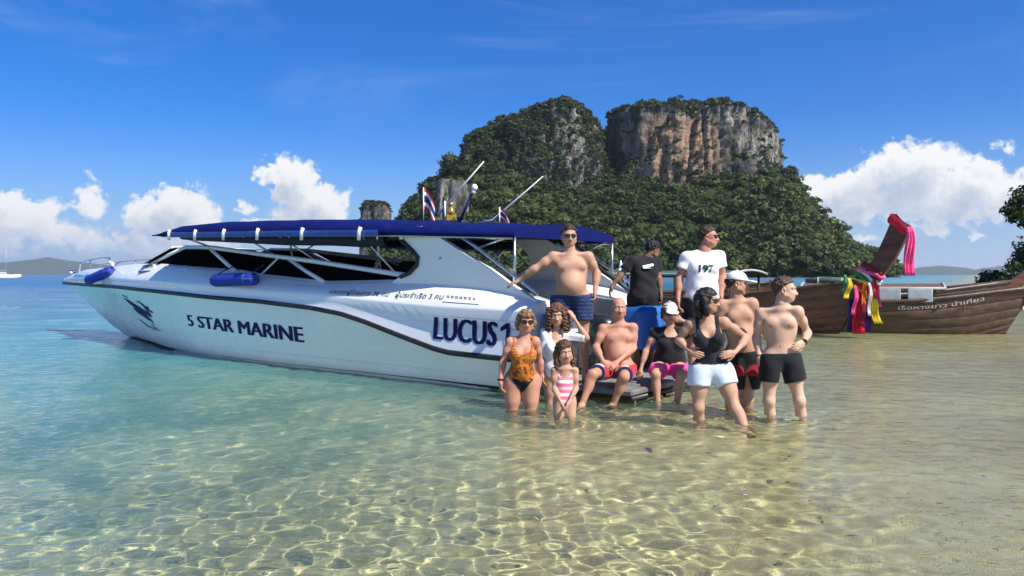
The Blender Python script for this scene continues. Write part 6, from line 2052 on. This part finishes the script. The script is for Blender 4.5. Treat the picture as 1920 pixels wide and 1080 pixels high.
def crown_mesh(name, blobs, n, leaf, seed):
    rng = np.random.default_rng(seed)
    b = np.array(blobs, float); vol = b[:, 3] ** 2; which = rng.choice(len(b), n, p=vol / vol.sum())
    d = rng.normal(size=(n, 3)); d /= np.linalg.norm(d, axis=1, keepdims=True)
    r = b[which, 3] * rng.uniform(.35, 1.0, n) ** .5 * (1 + .18 * rng.normal(size=n))
    c = b[which, :3] + d * r[:, None] * np.array([1, 1, .8])
    c[:, 2] -= .12 * rng.random(n)
    nr = d + rng.normal(scale=.7, size=(n, 3)); nr /= np.linalg.norm(nr, axis=1, keepdims=True)
    a = np.cross(nr, rng.normal(size=(n, 3))); a /= np.linalg.norm(a, axis=1, keepdims=True); bb = np.cross(nr, a)
    s = leaf * rng.uniform(.6, 1.4, n)[:, None]
    quad = np.stack([c + a * s, c + bb * s * .45, c - a * s, c - bb * s * .45], 1)
    me = mesh_np(name, quad.reshape(-1, 3), quads=np.arange(4 * n).reshape(-1, 4), smooth=False)
    t = np.clip(.35 + .35 * rng.normal(size=n) * .5 + .25 * fbm(c * .8, 2), 0, 1)
    at = me.attributes.new("tint", 'FLOAT', 'POINT'); at.data.foreach_set('value', np.repeat(t, 4).astype(np.float32))
    return me
def tree(name, label, cat, loc, trunk, blobs, n, leaf, seed, lm, grp=None):
    t = thing(name, label, cat, loc, 0, grp)
    m = MB()
    for path, r0, r1 in trunk: m.tube(path, [r0 + (r1 - r0) * i / (len(path) - 1) for i in range(len(path))], 8)
    m.build("trunk", BARK, t, True)
    link("crown", crown_mesh("crown", blobs, n, leaf, seed), lm, t)
    return t
tree("leaning_tree", "dark leafy tree leaning out over the beach at the right edge of the view", "tree", (29.9, HD - 1, 2.7),
     [([(0, 0, -1), (.1, 0, 1.0), (-.2, 0, 2.4), (-.9, 0, 3.4)], .28, .10), ([(-.2, 0, 2.2), (.5, .2, 3.3), (.9, .2, 4.2)], .14, .06)],
     [(-1.2, 0, 2.5, .75), (-1.6, -.2, 2.0, .55), (-.8, .3, 3.1, .8), (-.1, 0, 3.5, .9), (.7, .2, 4.0, 1.0), (-.2, -.3, 2.6, .8), (.6, .1, 3.0, 1.0), (-1.9, .1, 2.35, .4), (-1.0, -.1, 1.7, .5), (1.6, .3, 3.6, 1.1), (1.5, 0, 2.4, 1.0)], 5200, .14, 31, LEAF)
rs = np.random.default_rng(77)
shr = [(28.0, -1.5, .5, 1.0), (29.0, -2, .9, 1.2), (30.0, -2, 1.5, 1.4), (31.2, -2.5, 1.7, 1.5), (29.6, .5, 1.9, 1.4), (30.8, 1.0, 2.5, 1.5), (32.4, -1, 2.3, 1.6), (28.4, 1.0, 1.1, 1.0)]
slab = ["small bush lowest on the headland at the right edge", "bush behind the lowest one on the right headland", "rounded bush below the leaning tree", "broad bush below the leaning tree at the frame edge", "taller bush behind the rounded one on the headland", "tall bush under the leaning tree crown", "big bush furthest right on the headland", "loose bush furthest back on the headland"]
for k, (x, dy, z, r) in enumerate(shr):
    bl = [(rs.uniform(-.6, .6) * r, rs.uniform(-.5, .5) * r, rs.uniform(.1, .9) * r, r * rs.uniform(.4, .65)) for _ in range(7)]
    tree("bush", slab[k], "bush", (x, HD + dy, z - .5), [([(0, 0, -.6), (.1, 0, .3), (.2, .1, .8 * r)], .08, .03), ([(0, 0, 0), (-.3 * r, .1, .7 * r)], .05, .02)], bl, 1500, .13, 50 + k, LEAF2, "bushes on the right headland")

# ------------------------------------------------------------------ air
def haze():
    m, w, out = new_mat("sea_air")
    v = w.n('ShaderNodeVolumePrincipled')
    v.inputs['Color'].default_value = (.80, .90, 1.0, 1)
    v.inputs['Density'].default_value = HAZE
    v.inputs['Anisotropy'].default_value = .2
    w.t.links.new(v.outputs[0], out.inputs['Volume'])
    b = MB(); b.box((0, 0, 205), (64000, 64000, 450))
    b.build("haze", m, None, kind='stuff')
HAZE = 0.00006
haze()
